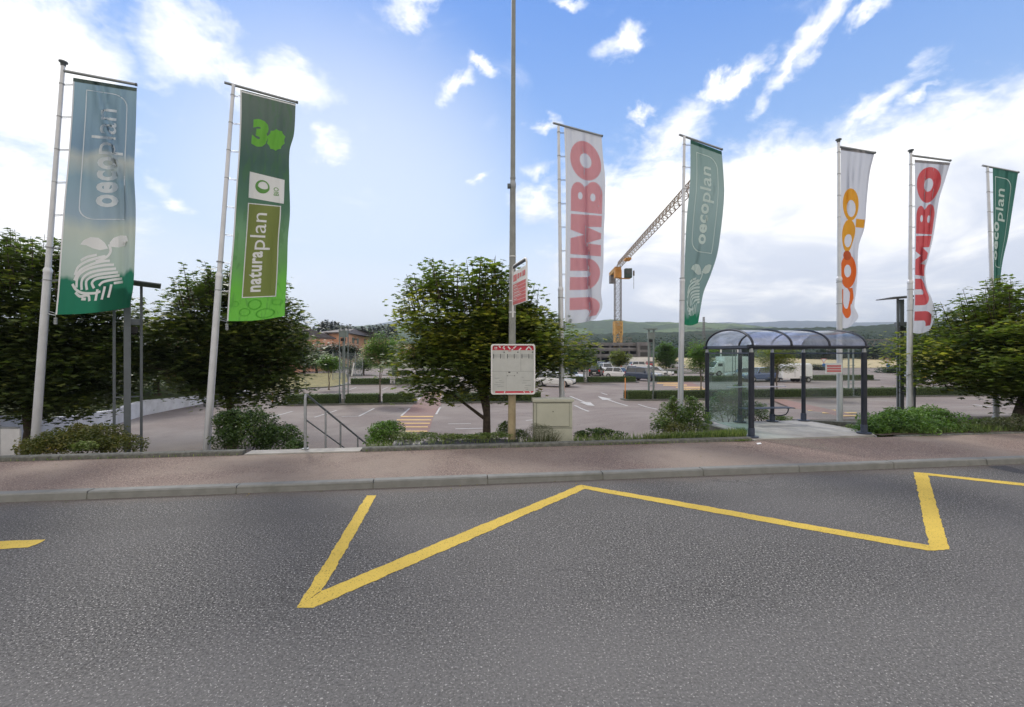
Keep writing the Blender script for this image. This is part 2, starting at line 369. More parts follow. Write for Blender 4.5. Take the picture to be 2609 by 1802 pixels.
M['crang'] = mat('crane_grey', (.17, .15, .14), .6, .2, .15, 1)
M['crangj'] = mat('crane_jib_paint', (.24, .17, .11), .6, .1, .15, 1)
M['crano'] = mat('crane_orange', (.55, .25, .05), .6, 0, .15, 1)
M['hedgec'] = mat('hedge_core', (.022, .035, .012), .95, 0, .4, 10)
M['marker'] = mat('orange_marker', (.75, .30, .08), .5)
# ------------------------------------------------------------------ the setting
def structure(o): o['kind'] = 'structure'; return o
def grid(name, m, ss, ts, zf, flat=None):
    mb = MB(); n = len(ts)
    for s in ss:
        for t in ts:
            p = ST(s, t); mb.v.append((p.x, p.y, zf(p.x, p.y)))
    for i in range(len(ss)-1):
        for j in range(n-1): a = i*n+j; mb.f.append((a, a+n, a+n+1, a+1)); mb.sm.append(True)
    o = mb.build(name, m, loc=(0, 0, 0)); return structure(o)
def lin(a, b, n): return [a+(b-a)*i/(n-1) for i in range(n)]

mb = MB(); mb.add([(-8000, -2500, -1.35), (8000, -2500, -1.35), (8000, 8000, -1.35), (-8000, 8000, -1.35)], [(0, 1, 2, 3)])
structure(mb.build('ground', M['grassg'], loc=(0, 0, 0)))
mb = MB(); mb.add([tuple(ST(a, b, 0)) for a, b in ((-70, -14), (90, -14), (90, 0.03), (-70, 0.03))], [(0, 1, 2, 3)])
mb.add([tuple(ST(a, b, -1.3)) for a, b in ((-70, -14), (90, -14), (90, 0.03), (-70, 0.03))], [(3, 2, 1, 0)])
structure(mb.build('road', M['road'], loc=(0, 0, 0)))
# kerb stones of the road: separate granite lengths
def kerbrun(mb, s0, s1, t0, wd, z0, z1, Ls, gap=.018, batter=.02, jit=.004, ch=.02):
    s = s0; rr = random.Random(int(s0*10)+5)
    while s < s1-.05:
        e = min(s1, s+Ls*(rr.uniform(.92, 1.08))); j = rr.uniform(-jit, jit); jz = rr.uniform(-jit, jit)
        a, b = s+gap/2, e-gap/2
        prof = [(t0+j, z0), (t0+j+batter, z1+jz-ch), (t0+j+batter+ch, z1+jz), (t0+wd+j, z1+jz), (t0+wd+j, z0)]
        vs = [ST(a, q[0], q[1]) for q in prof]+[ST(b, q[0], q[1]) for q in prof]; n = 5
        mb.add(vs, [tuple(range(n))[::-1], tuple(range(n, 2*n))]+[(i, (i+1) % n, (i+1) % n+n, i+n) for i in range(n)])
        s = e
mb = MB(); kerbrun(mb, -45.6, 60, 0, .19, -.1, .12, 1.98); kb = structure(mb.build('kerb', M['kerb'], loc=(0, 0, 0)))
mb = MB(); mb.box(ST(7, .1, -.02), (104, .16, .2), rz=AL); structure(mb.build('kerb_bedding', M['cabg'], loc=(0, 0, 0)))
mb = MB(); mb.add([tuple(ST(a, b, .1)) for a, b in ((-70, .17), (90, .17), (90, TP+.06), (-70, TP+.06))], [(0, 1, 2, 3)])
# shelter slab bay paved with the same asphalt is laid over the bank
walk = structure(mb.build('pavement', M['walk'], loc=(0, 0, 0)))
# edging kerb toward the planting: left run, right run up to the shelter, run beyond it
def sOf(px, t):                                    # s where sight column px meets the line t
    k = (px-CX)/F_; c, s_ = math.cos(AL), math.sin(AL); Y0 = 7.81+t/c; Y = Y0/(1-M_*k); return toST(k*Y, Y)[0]
sA0, sA1 = -45, sOf(617, TP); sB0, sB1 = sOf(921, TP), sOf(1917, TP); sC0 = sOf(2290, TP)
mb = MB(); kerbrun(mb, sA0, sA1, TP, .18, -.2, .19, 2.6, .008, .015); structure(mb.build('edging_kerb', M['kerb2'], loc=(0, 0, 0)))
mb = MB(); kerbrun(mb, sB0, sB1, TP, .17, -.2, .185, 3.1, .008, .015); structure(mb.build('edging_kerb', M['kerb2'], loc=(0, 0, 0)))
mb = MB(); kerbrun(mb, sC0, 45, TP+.02, .13, -.2, .135, 1.4, .01, .015); structure(mb.build('edging_kerb', M['kerb2'], loc=(0, 0, 0)))
# bank of soil falling to the car park (interrupted by the steps and the shelter slab)
tb = [TP+.1, TP+.3, TP+.8, TP+1.3, TP+1.9, TP+2.6, TP+3.6, TP+4.9]
zb = lambda X, Y: zbank(X, Y)+.012*math.sin(X*5.1)*math.cos(Y*4.3)+.01
grid('planting_bed', M['soil'], lin(-45, sA1-.02, 60), tb, zb)
grid('planting_bed', M['soil'], lin(sB0+.02, 5.0, 24), tb, zb)
sS1 = 9.75
grid('planting_bed', M['soil'], lin(sS1, 45, 50), tb, zb)
grid('parking_lot', M['lot'], lin(-32, 120, 160), [TP+1.4]+lin(TP+2.2, 26, 26)+lin(32, 96, 6), lambda X, Y: zlot(X, Y))
grid('parking_lot_apron', M['lot'], lin(5.0, sS1, 12), lin(TP+2.4, TP+5.6, 8), lambda X, Y: zlot(X, Y)+.006)
# concrete slab under the shelter
FL, FR, BL_, BR = Vector((5.89, 11.34, .15)), Vector((9.07, 11.87, .15)), Vector((5.76, 13.60, .15)), Vector((8.94, 14.10, .15))
def sh(u, v, z=.15): p = FL+(FR-FL)*u+(BL_-FL)*v; return Vector((p.x, p.y, z))
mb = MB(); e0 = ST(sB1+.02, TP-.03, 0); e1 = ST(sC0-.25, TP-.03, 0)
mb.prism([(e0.x, e0.y), (sh(.0, -.10).x, sh(0, -.1).y), (sh(1.03, -.10).x, sh(1.03, -.1).y+.02), (e1.x-.35, e1.y), (sh(1.12, .1).x, sh(1.12, .1).y), (sh(1.05, 1.06).x, sh(1.05, 1.06).y), (sh(-.03, 1.06).x, sh(-.03, 1.06).y), (sh(-.03, .1).x, sh(-.03, .1).y)][::1], -.6, .135)
structure(mb.build('shelter_slab', M['concrete'], loc=(0, 0, 0)))
mb = MB()
mb.prism([tuple(q) for q in ((sh(-.07, .05).x, sh(-.07, .05).y), (sh(-.034, .05).x, sh(-.034, .05).y), (sh(-.034, 1.1).x, sh(-.034, 1.1).y), (sh(-.07, 1.1).x, sh(-.07, 1.1).y))], -.6, .185)
structure(mb.build('edging_kerb', M['kerb2'], loc=(0, 0, 0)))
# kerb line behind the shelter toward the flagpole
p0 = sh(1.02, 1.12); p1 = W(2185, 1098, 13.9)
mb = MB(); mb.bar((sh(.95, 1.12).x, sh(.95, 1.12).y, .02), (11.4, 13.6, .0), .14, .25); structure(mb.build('edging_kerb', M['kerb2'], loc=(0, 0, 0)))

# steps down to the car park
s0, s1 = sA1+.05, sB0-.03
mb = MB()
def stbox(mb, sa, sb, ta, tb_, za, zb_):
    q = [ST(sa, ta), ST(sb, ta), ST(sb, tb_), ST(sa, tb_)]; mb.prism([(p.x, p.y) for p in q], za, zb_)
stbox(mb, s0, s1, TP-.02, TP+.36, -.6, .128)
structure(mb.build('top_step', M['concrete'], loc=(0, 0, 0)))
mb = MB()
for i in range(7): stbox(mb, s0+.02, s1-.02, TP+.36+i*.31, TP+.36+(i+1)*.31-.003, -1.3, .128-.172*(i+1))
structure(mb.build('steps', M['concrete'], loc=(0, 0, 0)))

# yellow zigzag of the bus stop
def sheet(name, m, polys, z, extra=0):
    mb = MB()
    rr = random.Random(4)
    for poly in polys:
        w3 = [G(x, y, z) for x, y in poly]; vs = []
        for p, q_ in zip(w3, w3[1:]+w3[:1]):
            k = max(1, int((q_-p).length/.035)); nn_ = (q_-p).normalized(); nn_ = Vector((-nn_.y, nn_.x, 0)); j = 0
            for i in range(k):
                j = j*.55+rr.gauss(0, .0045); vs.append(p.lerp(q_, i/k)+nn_*(j if i else 0))
        mb.add(vs, [tuple(range(len(vs)))])
    return mb
mb = sheet('z', None, [
    [(756, 1548.5), (870, 1366), (934, 1262.5), (958.5, 1262), (870, 1421), (819, 1505.5)],
    [(756, 1548.5), (819, 1505.5), (870, 1484.7), (1180, 1356), (1476, 1236.5), (1481, 1235.3), (1491, 1246), (1489, 1246.2), (1180, 1382), (870, 1517), (798, 1548.7)],
    [(1481, 1235.3), (1495, 1238), (1740, 1279.6), (2045, 1334), (2360, 1388), (2366, 1389), (2370, 1402.6), (2362, 1402.6), (2045, 1347.5), (1740, 1291.6), (1491, 1246)],
    [(2366.5, 1389), (2328, 1203), (2357, 1205), (2365, 1211.5), (2419, 1399.8), (2370.4, 1402.6)],
    [(2357.3, 1205), (2609, 1231.5), (2900, 1263), (2900, 1270), (2609, 1238), (2365.3, 1211.5)],
    [(-160, 1385), (0, 1379), (117, 1374.5), (98, 1385), (71, 1395), (0, 1399), (-160, 1407)]], .004)
structure(mb.build('bus_stop_marking', M['yellow'], loc=(0, 0, 0)))
mb = sheet('z', None, [[(2515, 1189), (2560, 1186), (2609, 1199), (2680, 1206), (2680, 1213), (2590, 1205)]], .004)
structure(mb.build('asphalt_patch', M['patch'], loc=(0, 0, 0)))

# markings of the car park, laid on its surface
def lotpt(x, y, dzv):
    k = (x-CX)/F_; m = (y-CY)/F_; Y = 12.0
    for i in range(4000):
        if HC-m*Y <= zlot(k*Y, Y)+dzv: break
        Y += .03
    return Vector((k*Y, Y, zlot(k*Y, Y)+dzv))
def lotline(mb, a, b, wd, dzv=.012):
    A, B = lotpt(*a, dzv), lotpt(*b, dzv); d = (B-A); n = Vector((-d.y, d.x, 0)).normalized()*wd/2
    k = max(1, int(d.length/1.5)); L = [A+d*i/k for i in range(k+1)]
    vs = []; 
    for p in L:
        for q in (p-n, p+n): vs.append((q.x, q.y, zlot(q.x, q.y)+dzv))
    mb.add(vs, [(2*i, 2*i+2, 2*i+3, 2*i+1) for i in range(k)])
def zpoly(mb, pts, dzv): mb.add([lotpt(x, y, dzv) for x, y in pts], [tuple(range(len(pts)))])
q = lambda zx, zy: (650+.2507*zx, 780+.2507*zy)
r2 = lambda zx, zy: (1430+zx/4.433, 780+zy/4.433)
r3 = lambda zx, zy: (1780+zx*.213, 800+zy*.213)
mb = MB()
for a, b in (((145, 1135), (380, 1070)), ((605, 1130), (830, 1060)), ((1055, 1120), (1210, 1040)), ((880, 1122), (1055, 1120)), ((1485, 1115), (1570, 1040)),
             ((1640, 965), (1720, 900)), ((1840, 1100), (1880, 1030)), ((1960, 1198), (2194, 1195)), ((960, 850), (1030, 825)), ((1290, 850), (1350, 825)), ((1560, 850), (1610, 822))):
    lotline(mb, q(*a), q(*b), .11)
for a, b in (((150, 1120), (310, 1190)), ((870, 1110), (1080, 1165)), ((450, 980), (520, 1003)), ((95, 885), (215, 905)), ((350, 890), (430, 897)), ((740, 893), (880, 895))):
    lotline(mb, r2(*a), r2(*b), .13)
# two direction arrows
lotline(mb, r2(98, 1018), r2(330, 1112), .16); lotline(mb, r2(748, 1128), r2(460, 1036), .16)
zpoly(mb, [r2(208, 1085), r2(330, 1088), r2(378, 1128), r2(300, 1122)], .02)
zpoly(mb, [r2(412, 1018), r2(575, 1052), r2(520, 1060), r2(466, 1060)], .02)
for a, b in (((700, 885), (900, 880)), ((1300, 885), (1450, 880)), ((2050, 1040), (2250, 1042))): lotline(mb, r3(*a), r3(*b), .13)
lotline(mb, (2420, 1037), (2650, 1036), .18); lotline(mb, (2480, 1031), (2530, 1037), .14)
lotline(mb, (1160, 1093), (1250, 1091), .14); lotline(mb, (1340, 1072), (1375, 1068), .12)
structure(mb.build('lot_marking', M['lwhite'], loc=(0, 0, 0)))
mb = MB(); zpoly(mb, [q(1480, 1122), q(1570, 1045), q(1735, 868), q(1895, 868), q(1890, 1000), q(1815, 1120)], .008)
zpoly(mb, [q(1400, 1300), q(1480, 1122), q(1815, 1120), q(1760, 1300)], .008)
zpoly(mb, [r3(850, 1020), r3(1010, 1020), r3(1900, 1215), r3(1740, 1240), r3(1100, 1120)], .008)
zpoly(mb, [(1672, 974), (1760, 974), (1800, 992), (1745, 996)], .008)
structure(mb.build('red_footpath', M['redpath'], loc=(0, 0, 0)))
mb = MB()
for zy, xa, xb in ((1123, 1480, 1810), (1158, 1440, 1790), (1192, 1455, 1775), (1228, 1510, 1755), (1272, 1530, 1750), (872, 1748, 1890), (886, 1738, 1892), (900, 1722, 1894)):
    h_ = 5 if zy > 1000 else 2.5
    zpoly(mb, [q(xa, zy+h_), q(xa, zy-h_), q(xb, zy-h_), q(xb, zy+h_)], .018)
for zy, xa, xb in ((1125, 1130, 1440), (1152, 1310, 1640), (1183, 1480, 1890), (1218, 1720, 1900)):
    zpoly(mb, [r3(xa, zy+6), r3(xa, zy-6), r3(xb, zy-6), r3(xb, zy+6)], .018)
for xa, xb, y in ((1674, 1730, 976.5), (1690, 1750, 981.5), (1722, 1790, 987), (1740, 1800, 992)): zpoly(mb, [(xa, y+1.2), (xa, y-1.2), (xb, y-1.2), (xb, y+1.2)], .018)
structure(mb.build('yellow_crossing', M['lyellow'], loc=(0, 0, 0)))

# dry grass mound on the left of the car park, pale field and far road on the right
mb = MB(); A = [(600, 1006), (700, 1000), (790, 990), (850, 987), (890, 979)]
pts = [lotpt(x, y, .0) for x, y in A]; B = [W(560, 962, 52), W(690, 954, 56), W(775, 951, 60), (W(835, 950, 64)), W(880, 952, 66)]
vs = []
for i in range(5):
    for j in range(6):
        f = j/5; p = pts[i].lerp(B[i], f); p.z = LOT+(B[i].z-LOT)*sm(0, 1, f)+.03+.1*math.sin(3*f+i); vs.append(p)
mb.add(vs, [(i*6+j, (i+1)*6+j, (i+1)*6+j+1, i*6+j+1) for i in range(4) for j in range(5)], True)
structure(mb.build('grass_mound', M['dry'], loc=(0, 0, 0)))
mb = MB()
for i in range(4): mb.bar(pts[i]+Vector((0, 0, .03)), pts[i+1]+Vector((0, 0, .03)), .14, .14)
structure(mb.build('edging_kerb', M['kerb2'], loc=(0, 0, 0)))
mb = MB(); mb.add([(28, 102, -1.02), (400, 115, -1.02), (520, 190, .6), (30, 176, .6)], [(0, 1, 2, 3)])
structure(mb.build('dry_field', M['field'], loc=(0, 0, 0)))

# retaining wall on the left
wl = [(-17.2, 15.2), (-17.6, 18), (-18.4, 21.3), (-19.6, 24.6), (-20.4, 30.7), (-20.5, 36)]
wt = [.16, -.28, -.42, -.30, -.57, -.66]
mb = MB(); n = len(wl); vs = []
for (x, y), zt in zip(wl, wt): vs += [(x, y, -1.3), (x, y, zt), (x-.28, y+.02, zt), (x-.28, y+.02, -1.3)]
fs = []
for i in range(n-1):
    for k in range(4): a = i*4+k; b = i*4+(k+1) % 4; fs.append((a, b, b+4, a+4))
fs += [(3, 2, 1, 0), (4*n-4, 4*n-3, 4*n-2, 4*n-1)]
mb.add(vs, fs); o = mb.build('retaining_wall', M['wall']); tag(o, 'low curved pale concrete retaining wall along the left of the car park', 'wall')
mb = MB(); vs = []
for (x, y), zt in zip(wl, wt): vs += [(x-.27, y, zt-.06), (x-6, y+1, zt+.8), (x-40, y+6, zt+2)]
mb.add(vs, [(i*3+j, i*3+j+1, i*3+j+4, i*3+j+3) for i in range(n-1) for j in range(2)], True)
structure(mb.build('grass_bank', M['grassg'], loc=(0, 0, 0)))

# hills
def hill(name, m, pts, D0, D1, amp, fr, seed, base=-2):
    """pts: ridge given as (photo x, photo y); rises from distance D0 to D1"""
    r = random.Random(seed); ph = [r.uniform(0, 6.28) for _ in range(12)]; N = 220; K = 14; mb = MB()
    xs = lin(pts[0][0], pts[-1][0], N)
    for x in xs:
        yr = float(np.interp(x, [p[0] for p in pts], [p[1] for p in pts]))
        k = (x-CX)/F_
        for j in range(K):
            f = j/(K-1); Y = D0+(D1-D0)*f; zr = HC+(CY-yr)/F_*D1
            X = k*Y; nz = sum(math.sin(X*fr*(1.7**q)+ph[q])*math.cos(Y*fr*(1.6**q)+ph[q+6]) / (1.5**q) for q in range(6))
            jag = sum(math.sin(X*fr*8*(1.9**q)+ph[q])/(1.35**q) for q in range(5))*amp*.16
            mb.v.append((X, Y, base+(zr-base)*sm(-.15, 1., f)**1.15+nz*amp*(f*(1-f)*3)*min(1, max(0, (zr-base)/(D1*.045)))+(jag if j > 0 else 0)))
    for i in range(N-1):
        for j in range(K-1): a = i*K+j; mb.f.append((a, a+K, a+K+1, a+1)); mb.sm.append(True)
    return structure(mb.build(name, m, loc=(0, 0, 0)))
def hillmat(name, wood, field, sc, thr=.52):
    m = bpy.data.materials.new(name); m.use_nodes = True; t = NT(m.node_tree); b = t.n['Principled BSDF']
    O = t.new('ShaderNodeTexCoord').outputs['Object']
    f = t.ss(t.noise(O, sc, 5, .6, .6), thr, thr+.05)
    g = t.ss(t.noise(O, sc*14, 4, .7), .35, .65)
    wc = t.mix(g, c4(tuple(q*.6 for q in wood)), c4(tuple(q*1.35 for q in wood)))
    fc = t.mix(t.noise(O, sc*3, 3), c4(tuple(q*.8 for q in field)), c4(field))
    t.put(b.inputs['Base Color'], t.mix(f, wc, fc)); b.inputs['Roughness'].default_value = .95; b.inputs['Specular IOR Level'].default_value = .1
    bn = t.new('ShaderNodeBump'); bn.inputs['Strength'].default_value = .8; bn.inputs['Distance'].default_value = 6
    t.put(bn.inputs['Height'], t.noise(O, sc*14, 4, .7)); t.put(b.inputs['Normal'], bn.outputs[0])
    return m
M['hfar'] = hillmat('far_hill', (.040, .075, .105), (.07, .10, .11), .0016, .66)  # blue of the distance haze is put into the hill colour
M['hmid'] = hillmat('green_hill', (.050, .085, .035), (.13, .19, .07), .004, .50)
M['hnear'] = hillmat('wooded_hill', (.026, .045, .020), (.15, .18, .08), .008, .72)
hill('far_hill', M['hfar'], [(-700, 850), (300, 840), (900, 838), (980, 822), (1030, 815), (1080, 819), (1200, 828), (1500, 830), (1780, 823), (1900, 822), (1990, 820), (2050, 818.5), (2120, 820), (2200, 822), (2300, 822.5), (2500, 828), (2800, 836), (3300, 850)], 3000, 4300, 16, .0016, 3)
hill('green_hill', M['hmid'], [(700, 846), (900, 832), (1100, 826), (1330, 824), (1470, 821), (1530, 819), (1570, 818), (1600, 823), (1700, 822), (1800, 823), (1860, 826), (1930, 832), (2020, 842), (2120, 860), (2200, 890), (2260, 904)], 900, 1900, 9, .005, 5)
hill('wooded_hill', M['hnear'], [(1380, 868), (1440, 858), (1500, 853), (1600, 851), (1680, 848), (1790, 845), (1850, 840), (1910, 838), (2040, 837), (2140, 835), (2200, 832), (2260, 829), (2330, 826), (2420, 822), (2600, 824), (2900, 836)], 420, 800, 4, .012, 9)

# ------------------------------------------------------------------ foliage
LEAF = {'maple': np.array([(0, -.5), (.22, -.30), (.52, -.22), (.34, .02), (.46, .30), (.16, .22), (0, .55), (-.16, .22), (-.46, .30), (-.34, .02), (-.52, -.22), (-.22, -.30)]),
        'oval': np.array([(0, -.5), (.22, -.15), (.2, .2), (0, .5), (-.2, .2), (-.22, -.15)]),
        'lance': np.array([(0, -.5), (.10, 0), (0, .5), (-.10, 0)])}
def leafcloud(name, C, size, shape, m, parent, up=.7, tint=None, sizevar=.3, seed=1, nrm=None):
    g = np.random.default_rng(seed); C = np.asarray(C, float); N = len(C); L = LEAF[shape]; K = len(L)
    n = g.normal(size=(N, 3)); n /= np.linalg.norm(n, axis=1)[:, None]; n[:, 2] = np.abs(n[:, 2])
    bias = np.array([0, 0, 1.]) if nrm is None else nrm
    n = n*(1-up)+bias*up; n /= np.linalg.norm(n, axis=1)[:, None]
    r = g.normal(size=(N, 3)); a = np.cross(n, r); a /= np.linalg.norm(a, axis=1)[:, None]; b = np.cross(n, a)
    s = size*(1+g.uniform(-sizevar, sizevar, N))
    V = C[:, None, :]+s[:, None, None]*(L[None, :, 0, None]*a[:, None, :]+L[None, :, 1, None]*b[:, None, :])
    V -= (s[:, None]*(L[None, :, 0]**2)*.5)[:, :, None]*n[:, None, :]
    V = V.reshape(-1, 3)-np.array(origin(parent) if parent is not None else (0, 0, 0))
    me = bpy.data.meshes.new(name); me.vertices.add(N*K); me.vertices.foreach_set('co', V.astype('f').ravel())
    me.loops.add(N*K); me.loops.foreach_set('vertex_index', np.arange(N*K, dtype='i'))
    me.polygons.add(N); me.polygons.foreach_set('loop_start', np.arange(0, N*K, K, dtype='i'))
    me.update(calc_edges=True)
    if tint is None: tint = g.uniform(0, 1, N)
    at = me.attributes.new('tint', 'FLOAT', 'POINT'); at.data.foreach_set('value', np.repeat(np.clip(tint, 0, 1), K).astype('f'))
    return link(me, name, m, parent, None, True)
ML = {'maple': leafmat('maple_leaf', (.055, .09, .03), (.17, .225, .058), (.46, .43, .10), .5),
      'dmaple': leafmat('dark_maple_leaf', (.055, .085, .034), (.125, .17, .055), (.30, .31, .09), .45),
      'young': leafmat('young_leaf', (.09, .17, .04), (.17, .30, .06), (.32, .44, .10), .45),
      'yyoung': leafmat('yellowish_leaf', (.13, .17, .04), (.25, .29, .06), (.38, .40, .09), .45),
      'shrub': leafmat('shrub_leaf', (.05, .085, .028), (.11, .18, .05), (.24, .30, .085), .4),
      'copper': leafmat('coppery_shrub_leaf', (.055, .085, .022), (.14, .15, .04), (.30, .22, .06)),
      'box': leafmat('box_leaf', (.03, .06, .018), (.075, .13, .036), (.17, .22, .05)),
      'bright': leafmat('bright_shrub_leaf', (.055, .11, .03), (.13, .24, .05), (.25, .38, .09)),
      'hedge': leafmat('hedge_leaf', (.03, .055, .016), (.07, .115, .03), (.14, .19, .05)),
      'dark': leafmat('dark_tree_leaf', (.018, .036, .018), (.036, .062, .026), (.07, .10, .035)),
      'weed': leafmat('weed_leaf', (.06, .10, .03), (.14, .21, .06), (.27, .31, .12)),
      'flower': leafmat('flower_head', (.25, .28, .16), (.42, .45, .26), (.55, .56, .40)),
      'lav': leafmat('lavender_leaf', (.05, .065, .035), (.11, .13, .07), (.22, .20, .17)),
      'con': leafmat('conifer_needle', (.012, .026, .018), (.022, .042, .028), (.04, .065, .04), .1)}
def lump(d, ph, k=3.1):
    return (math.sin(d.x*k+ph)*math.sin(d.y*k*1.2+ph*2)+math.sin(d.z*k*1.4+ph*3)*math.cos(d.x*k*.8+ph)) * .5
def gapn(p, ph, k): return math.sin(p[0]*k+ph)*math.sin(p[1]*k*1.13+ph*1.7)*math.sin(p[2]*k*1.21+ph*.6)
def tree(name, label, group, base, top, cc, rad, rt, ncl, per, ls, leaf='maple', shape='maple', seed=1, shoots=0, spread=.26, bark='bark', lumpk=.28, limbs=9, hollow=.45, tintb=0., up=.72, bot=.0):
    rr = random.Random(seed); g = np.random.default_rng(seed); base = Vector(base); cc = Vector(cc); ph = rr.uniform(0, 6)
    T = thing(name, base, label, 'tree', group)
    trunk = MB(); pts = [base-Vector((0, 0, .15)), base+Vector((0, 0, .25))]; rs = [rt*1.5, rt*1.08]
    tp = Vector((cc.x, cc.y, cc.z+rad[2]*.45)); nseg = 5
    for i in range(1, nseg+1):
        f = i/nseg; p = base.lerp(tp, f)+Vector((rr.uniform(-1, 1), rr.uniform(-1, 1), 0))*rt*.5*(i < nseg); pts.append(p); rs.append(rt*(1-.82*f))
    trunk.tube(pts, rs, 12); tm = trunk.build('trunk', M[bark], T)
    centres = []; tries = 0
    while len(centres) < ncl and tries < ncl*30:
        tries += 1
        d = Vector(g.normal(size=3)).normalized(); r = rr.random()**hollow
        e = 1+lumpk*lump(d, ph)+.10*math.sin(7*d.x+ph)*math.sin(6*d.z+2*ph)
        p = Vector((d.x*rad[0], d.y*rad[1], d.z*rad[2]))*r*e
        if d.z < 0: p.z *= (1-bot)
        q = cc+p
        if gapn(q, ph, 2.6/max(rad)*2.2) > .47: continue
        centres.append((q, d, r))
    for i in range(limbs):
        q, d, r = centres[rr.randrange(len(centres))]; z0 = rr.uniform(.30, .8)
        a = base.lerp(tp, z0); b = a.lerp(q, .5)+Vector((0, 0, .12*(q-a).length)); mb = MB()
        mb.tube([a, b, a.lerp(q, .92)], [rt*.38, rt*.22, rt*.07], 7); mb.build('limb', M[bark], T)
    Cs = []; ti = []
    for q, d, r in centres:
        k = per+rr.randrange(-per//3, per//3+1); o = g.normal(size=(k, 3))*np.array([spread, spread, spread*.42])
        # twigs droop away from the centre: leaves lower as they go out
        o[:, 2] -= .25*np.hypot(o[:, 0], o[:, 1])
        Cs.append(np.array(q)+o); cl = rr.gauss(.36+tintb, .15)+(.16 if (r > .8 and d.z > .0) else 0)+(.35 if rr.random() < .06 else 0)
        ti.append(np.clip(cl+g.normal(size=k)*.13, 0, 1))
    for i in range(shoots):
        a = rr.uniform(0, 6.28); d = Vector((math.cos(a)*rr.uniform(.1, .85), math.sin(a)*rr.uniform(.1, .85), 0)); d.z = math.sqrt(max(.1, 1-d.x*d.x-d.y*d.y))
        e = 1+lumpk*lump(d, ph); p = cc+Vector((d.x*rad[0], d.y*rad[1], d.z*rad[2]))*e*.88
        L = rr.uniform(.45, 1.5)*rad[2]*.30; lean = Vector((d.x*.35+rr.uniform(-.15, .15), d.y*.35, 1)).normalized()
        e1 = p+lean*L; tw = MB(); tw.tube([p-lean*.4, p.lerp(e1, .5), e1], [.018, .011, .005], 5, False); tw.build('shoot', M[bark], T)
        z = 0
        while z < L:
            c = p+lean*z; k = 5; sp = .05+.20*(1-.55*z/L)
            o = g.normal(size=(k, 3))*np.array([sp, sp, .03]); Cs.append(np.array(c)+o); ti.append(np.clip(.35+g.normal(size=k)*.12, 0, 1)); z += .15
    Cs = np.concatenate(Cs); ti = np.concatenate(ti)
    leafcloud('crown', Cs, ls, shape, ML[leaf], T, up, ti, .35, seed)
    return T
def mound(cc, rad, n, seed, ph=0, lk=.25, zmin=None, hollow=.33):
    g = np.random.default_rng(seed); out = []
    while len(out) < n:
        d = Vector(g.normal(size=3)).normalized()
        if d.z < -.75: d.z = abs(d.z)
        e = 1+lk*lump(d, ph, 4.5)+.12*math.sin(9*d.x+ph)*math.sin(8*d.y-ph)
        r = g.random()**hollow; p = Vector((d.x*rad[0], d.y*rad[1], d.z*rad[2]))*r*e+Vector(cc)
        if gapn(p, ph, 7/max(rad)) > .6: continue
        out.append(p)
    return np.array([tuple(p) for p in out])
def bush(name, label, group, parts, leaf, ls, shape='oval', seed=1, stems=8, up=.35, dens=1., tintb=0.):
    """parts: list of (centre, radii, count)"""
    c0 = Vector(parts[0][0]); base = Vector((c0.x, c0.y, zbank(c0.x, c0.y))); T = thing(name, base, label, 'shrub', group); rr = random.Random(seed)
    allc = []; tin = []; g = np.random.default_rng(seed)
    for i, (c, r, n) in enumerate(parts):
        r = (r[0]*1.1, r[1]*1.1, r[2]*1.10); c = (c[0], c[1], c[2]-r[2]*.08)
        a = mound(c, r, int(n*1.7), seed+i, ph=seed*1.3+i*2.1); allc.append(a)
        sh_ = .38+.10*np.sin(a[:, 0]*6+seed)+.08*np.sin(a[:, 1]*7+a[:, 2]*5)
        tin.append(np.clip(sh_+tintb+g.normal(size=len(a))*.16, 0, 1))
    st = MB()
    for i in range(stems):
        c, r, n = parts[rr.randrange(len(parts))]; c = Vector(c); b = Vector((c.x+rr.uniform(-.4, .4)*r[0], c.y+rr.uniform(-.4, .4)*r[1], 0)); b.z = zbank(b.x, b.y)-.03
        e = c+Vector((rr.uniform(-.8, .8)*r[0], rr.uniform(-.7, .7)*r[1], r[2]*rr.uniform(.3, .8))); st.tube([b, b.lerp(e, .5)+Vector((0, 0, .05)), e], [.014, .009, .004], 5, False)
    st.build('stem', M['bark'], T)
    leafcloud('foliage', np.concatenate(allc), ls, shape, ML[leaf], T, up, np.concatenate(tin), .35, seed)
    return T
# ------------------------------------------------------------------ flat shapes for prints
def curve_mesh(cu):
    o = bpy.data.objects.new('tmp', cu); COL.objects.link(o)
    dg = bpy.context.evaluated_depsgraph_get(); dg.update(); me = bpy.data.meshes.new_from_object(o.evaluated_get(dg))
    V = [(v.co.x, v.co.y) for v in me.vertices]; Fs = [tuple(p.vertices) for p in me.polygons]
    bpy.data.objects.remove(o); bpy.data.meshes.remove(me); bpy.data.curves.remove(cu)
    return V, Fs
def norm(V, Fs):
    xs = [v[0] for v in V]; ys = [v[1] for v in V]; a, b, c, d = min(xs), max(xs), min(ys), max(ys)
    return [((x-a)/(b-a), (y-c)/(d-c)) for x, y in V], Fs
def text2d(s, off=0.):
    cu = bpy.data.curves.new('t', 'FONT'); cu.body = s; cu.offset = off; cu.resolution_u = 3; cu.space_character = 1.0+off*3.2
    return norm(*curve_mesh(cu))
def shape2d(loops):
    cu = bpy.data.curves.new('s', 'CURVE'); cu.dimensions = '2D'; cu.fill_mode = 'BOTH'
    for L in loops:
        sp = cu.splines.new('POLY'); sp.points.add(len(L)-1)
        for p, q_ in zip(sp.points, L): p.co = (q_[0], q_[1], 0, 1)
        sp.use_cyclic_u = True
    return curve_mesh(cu)
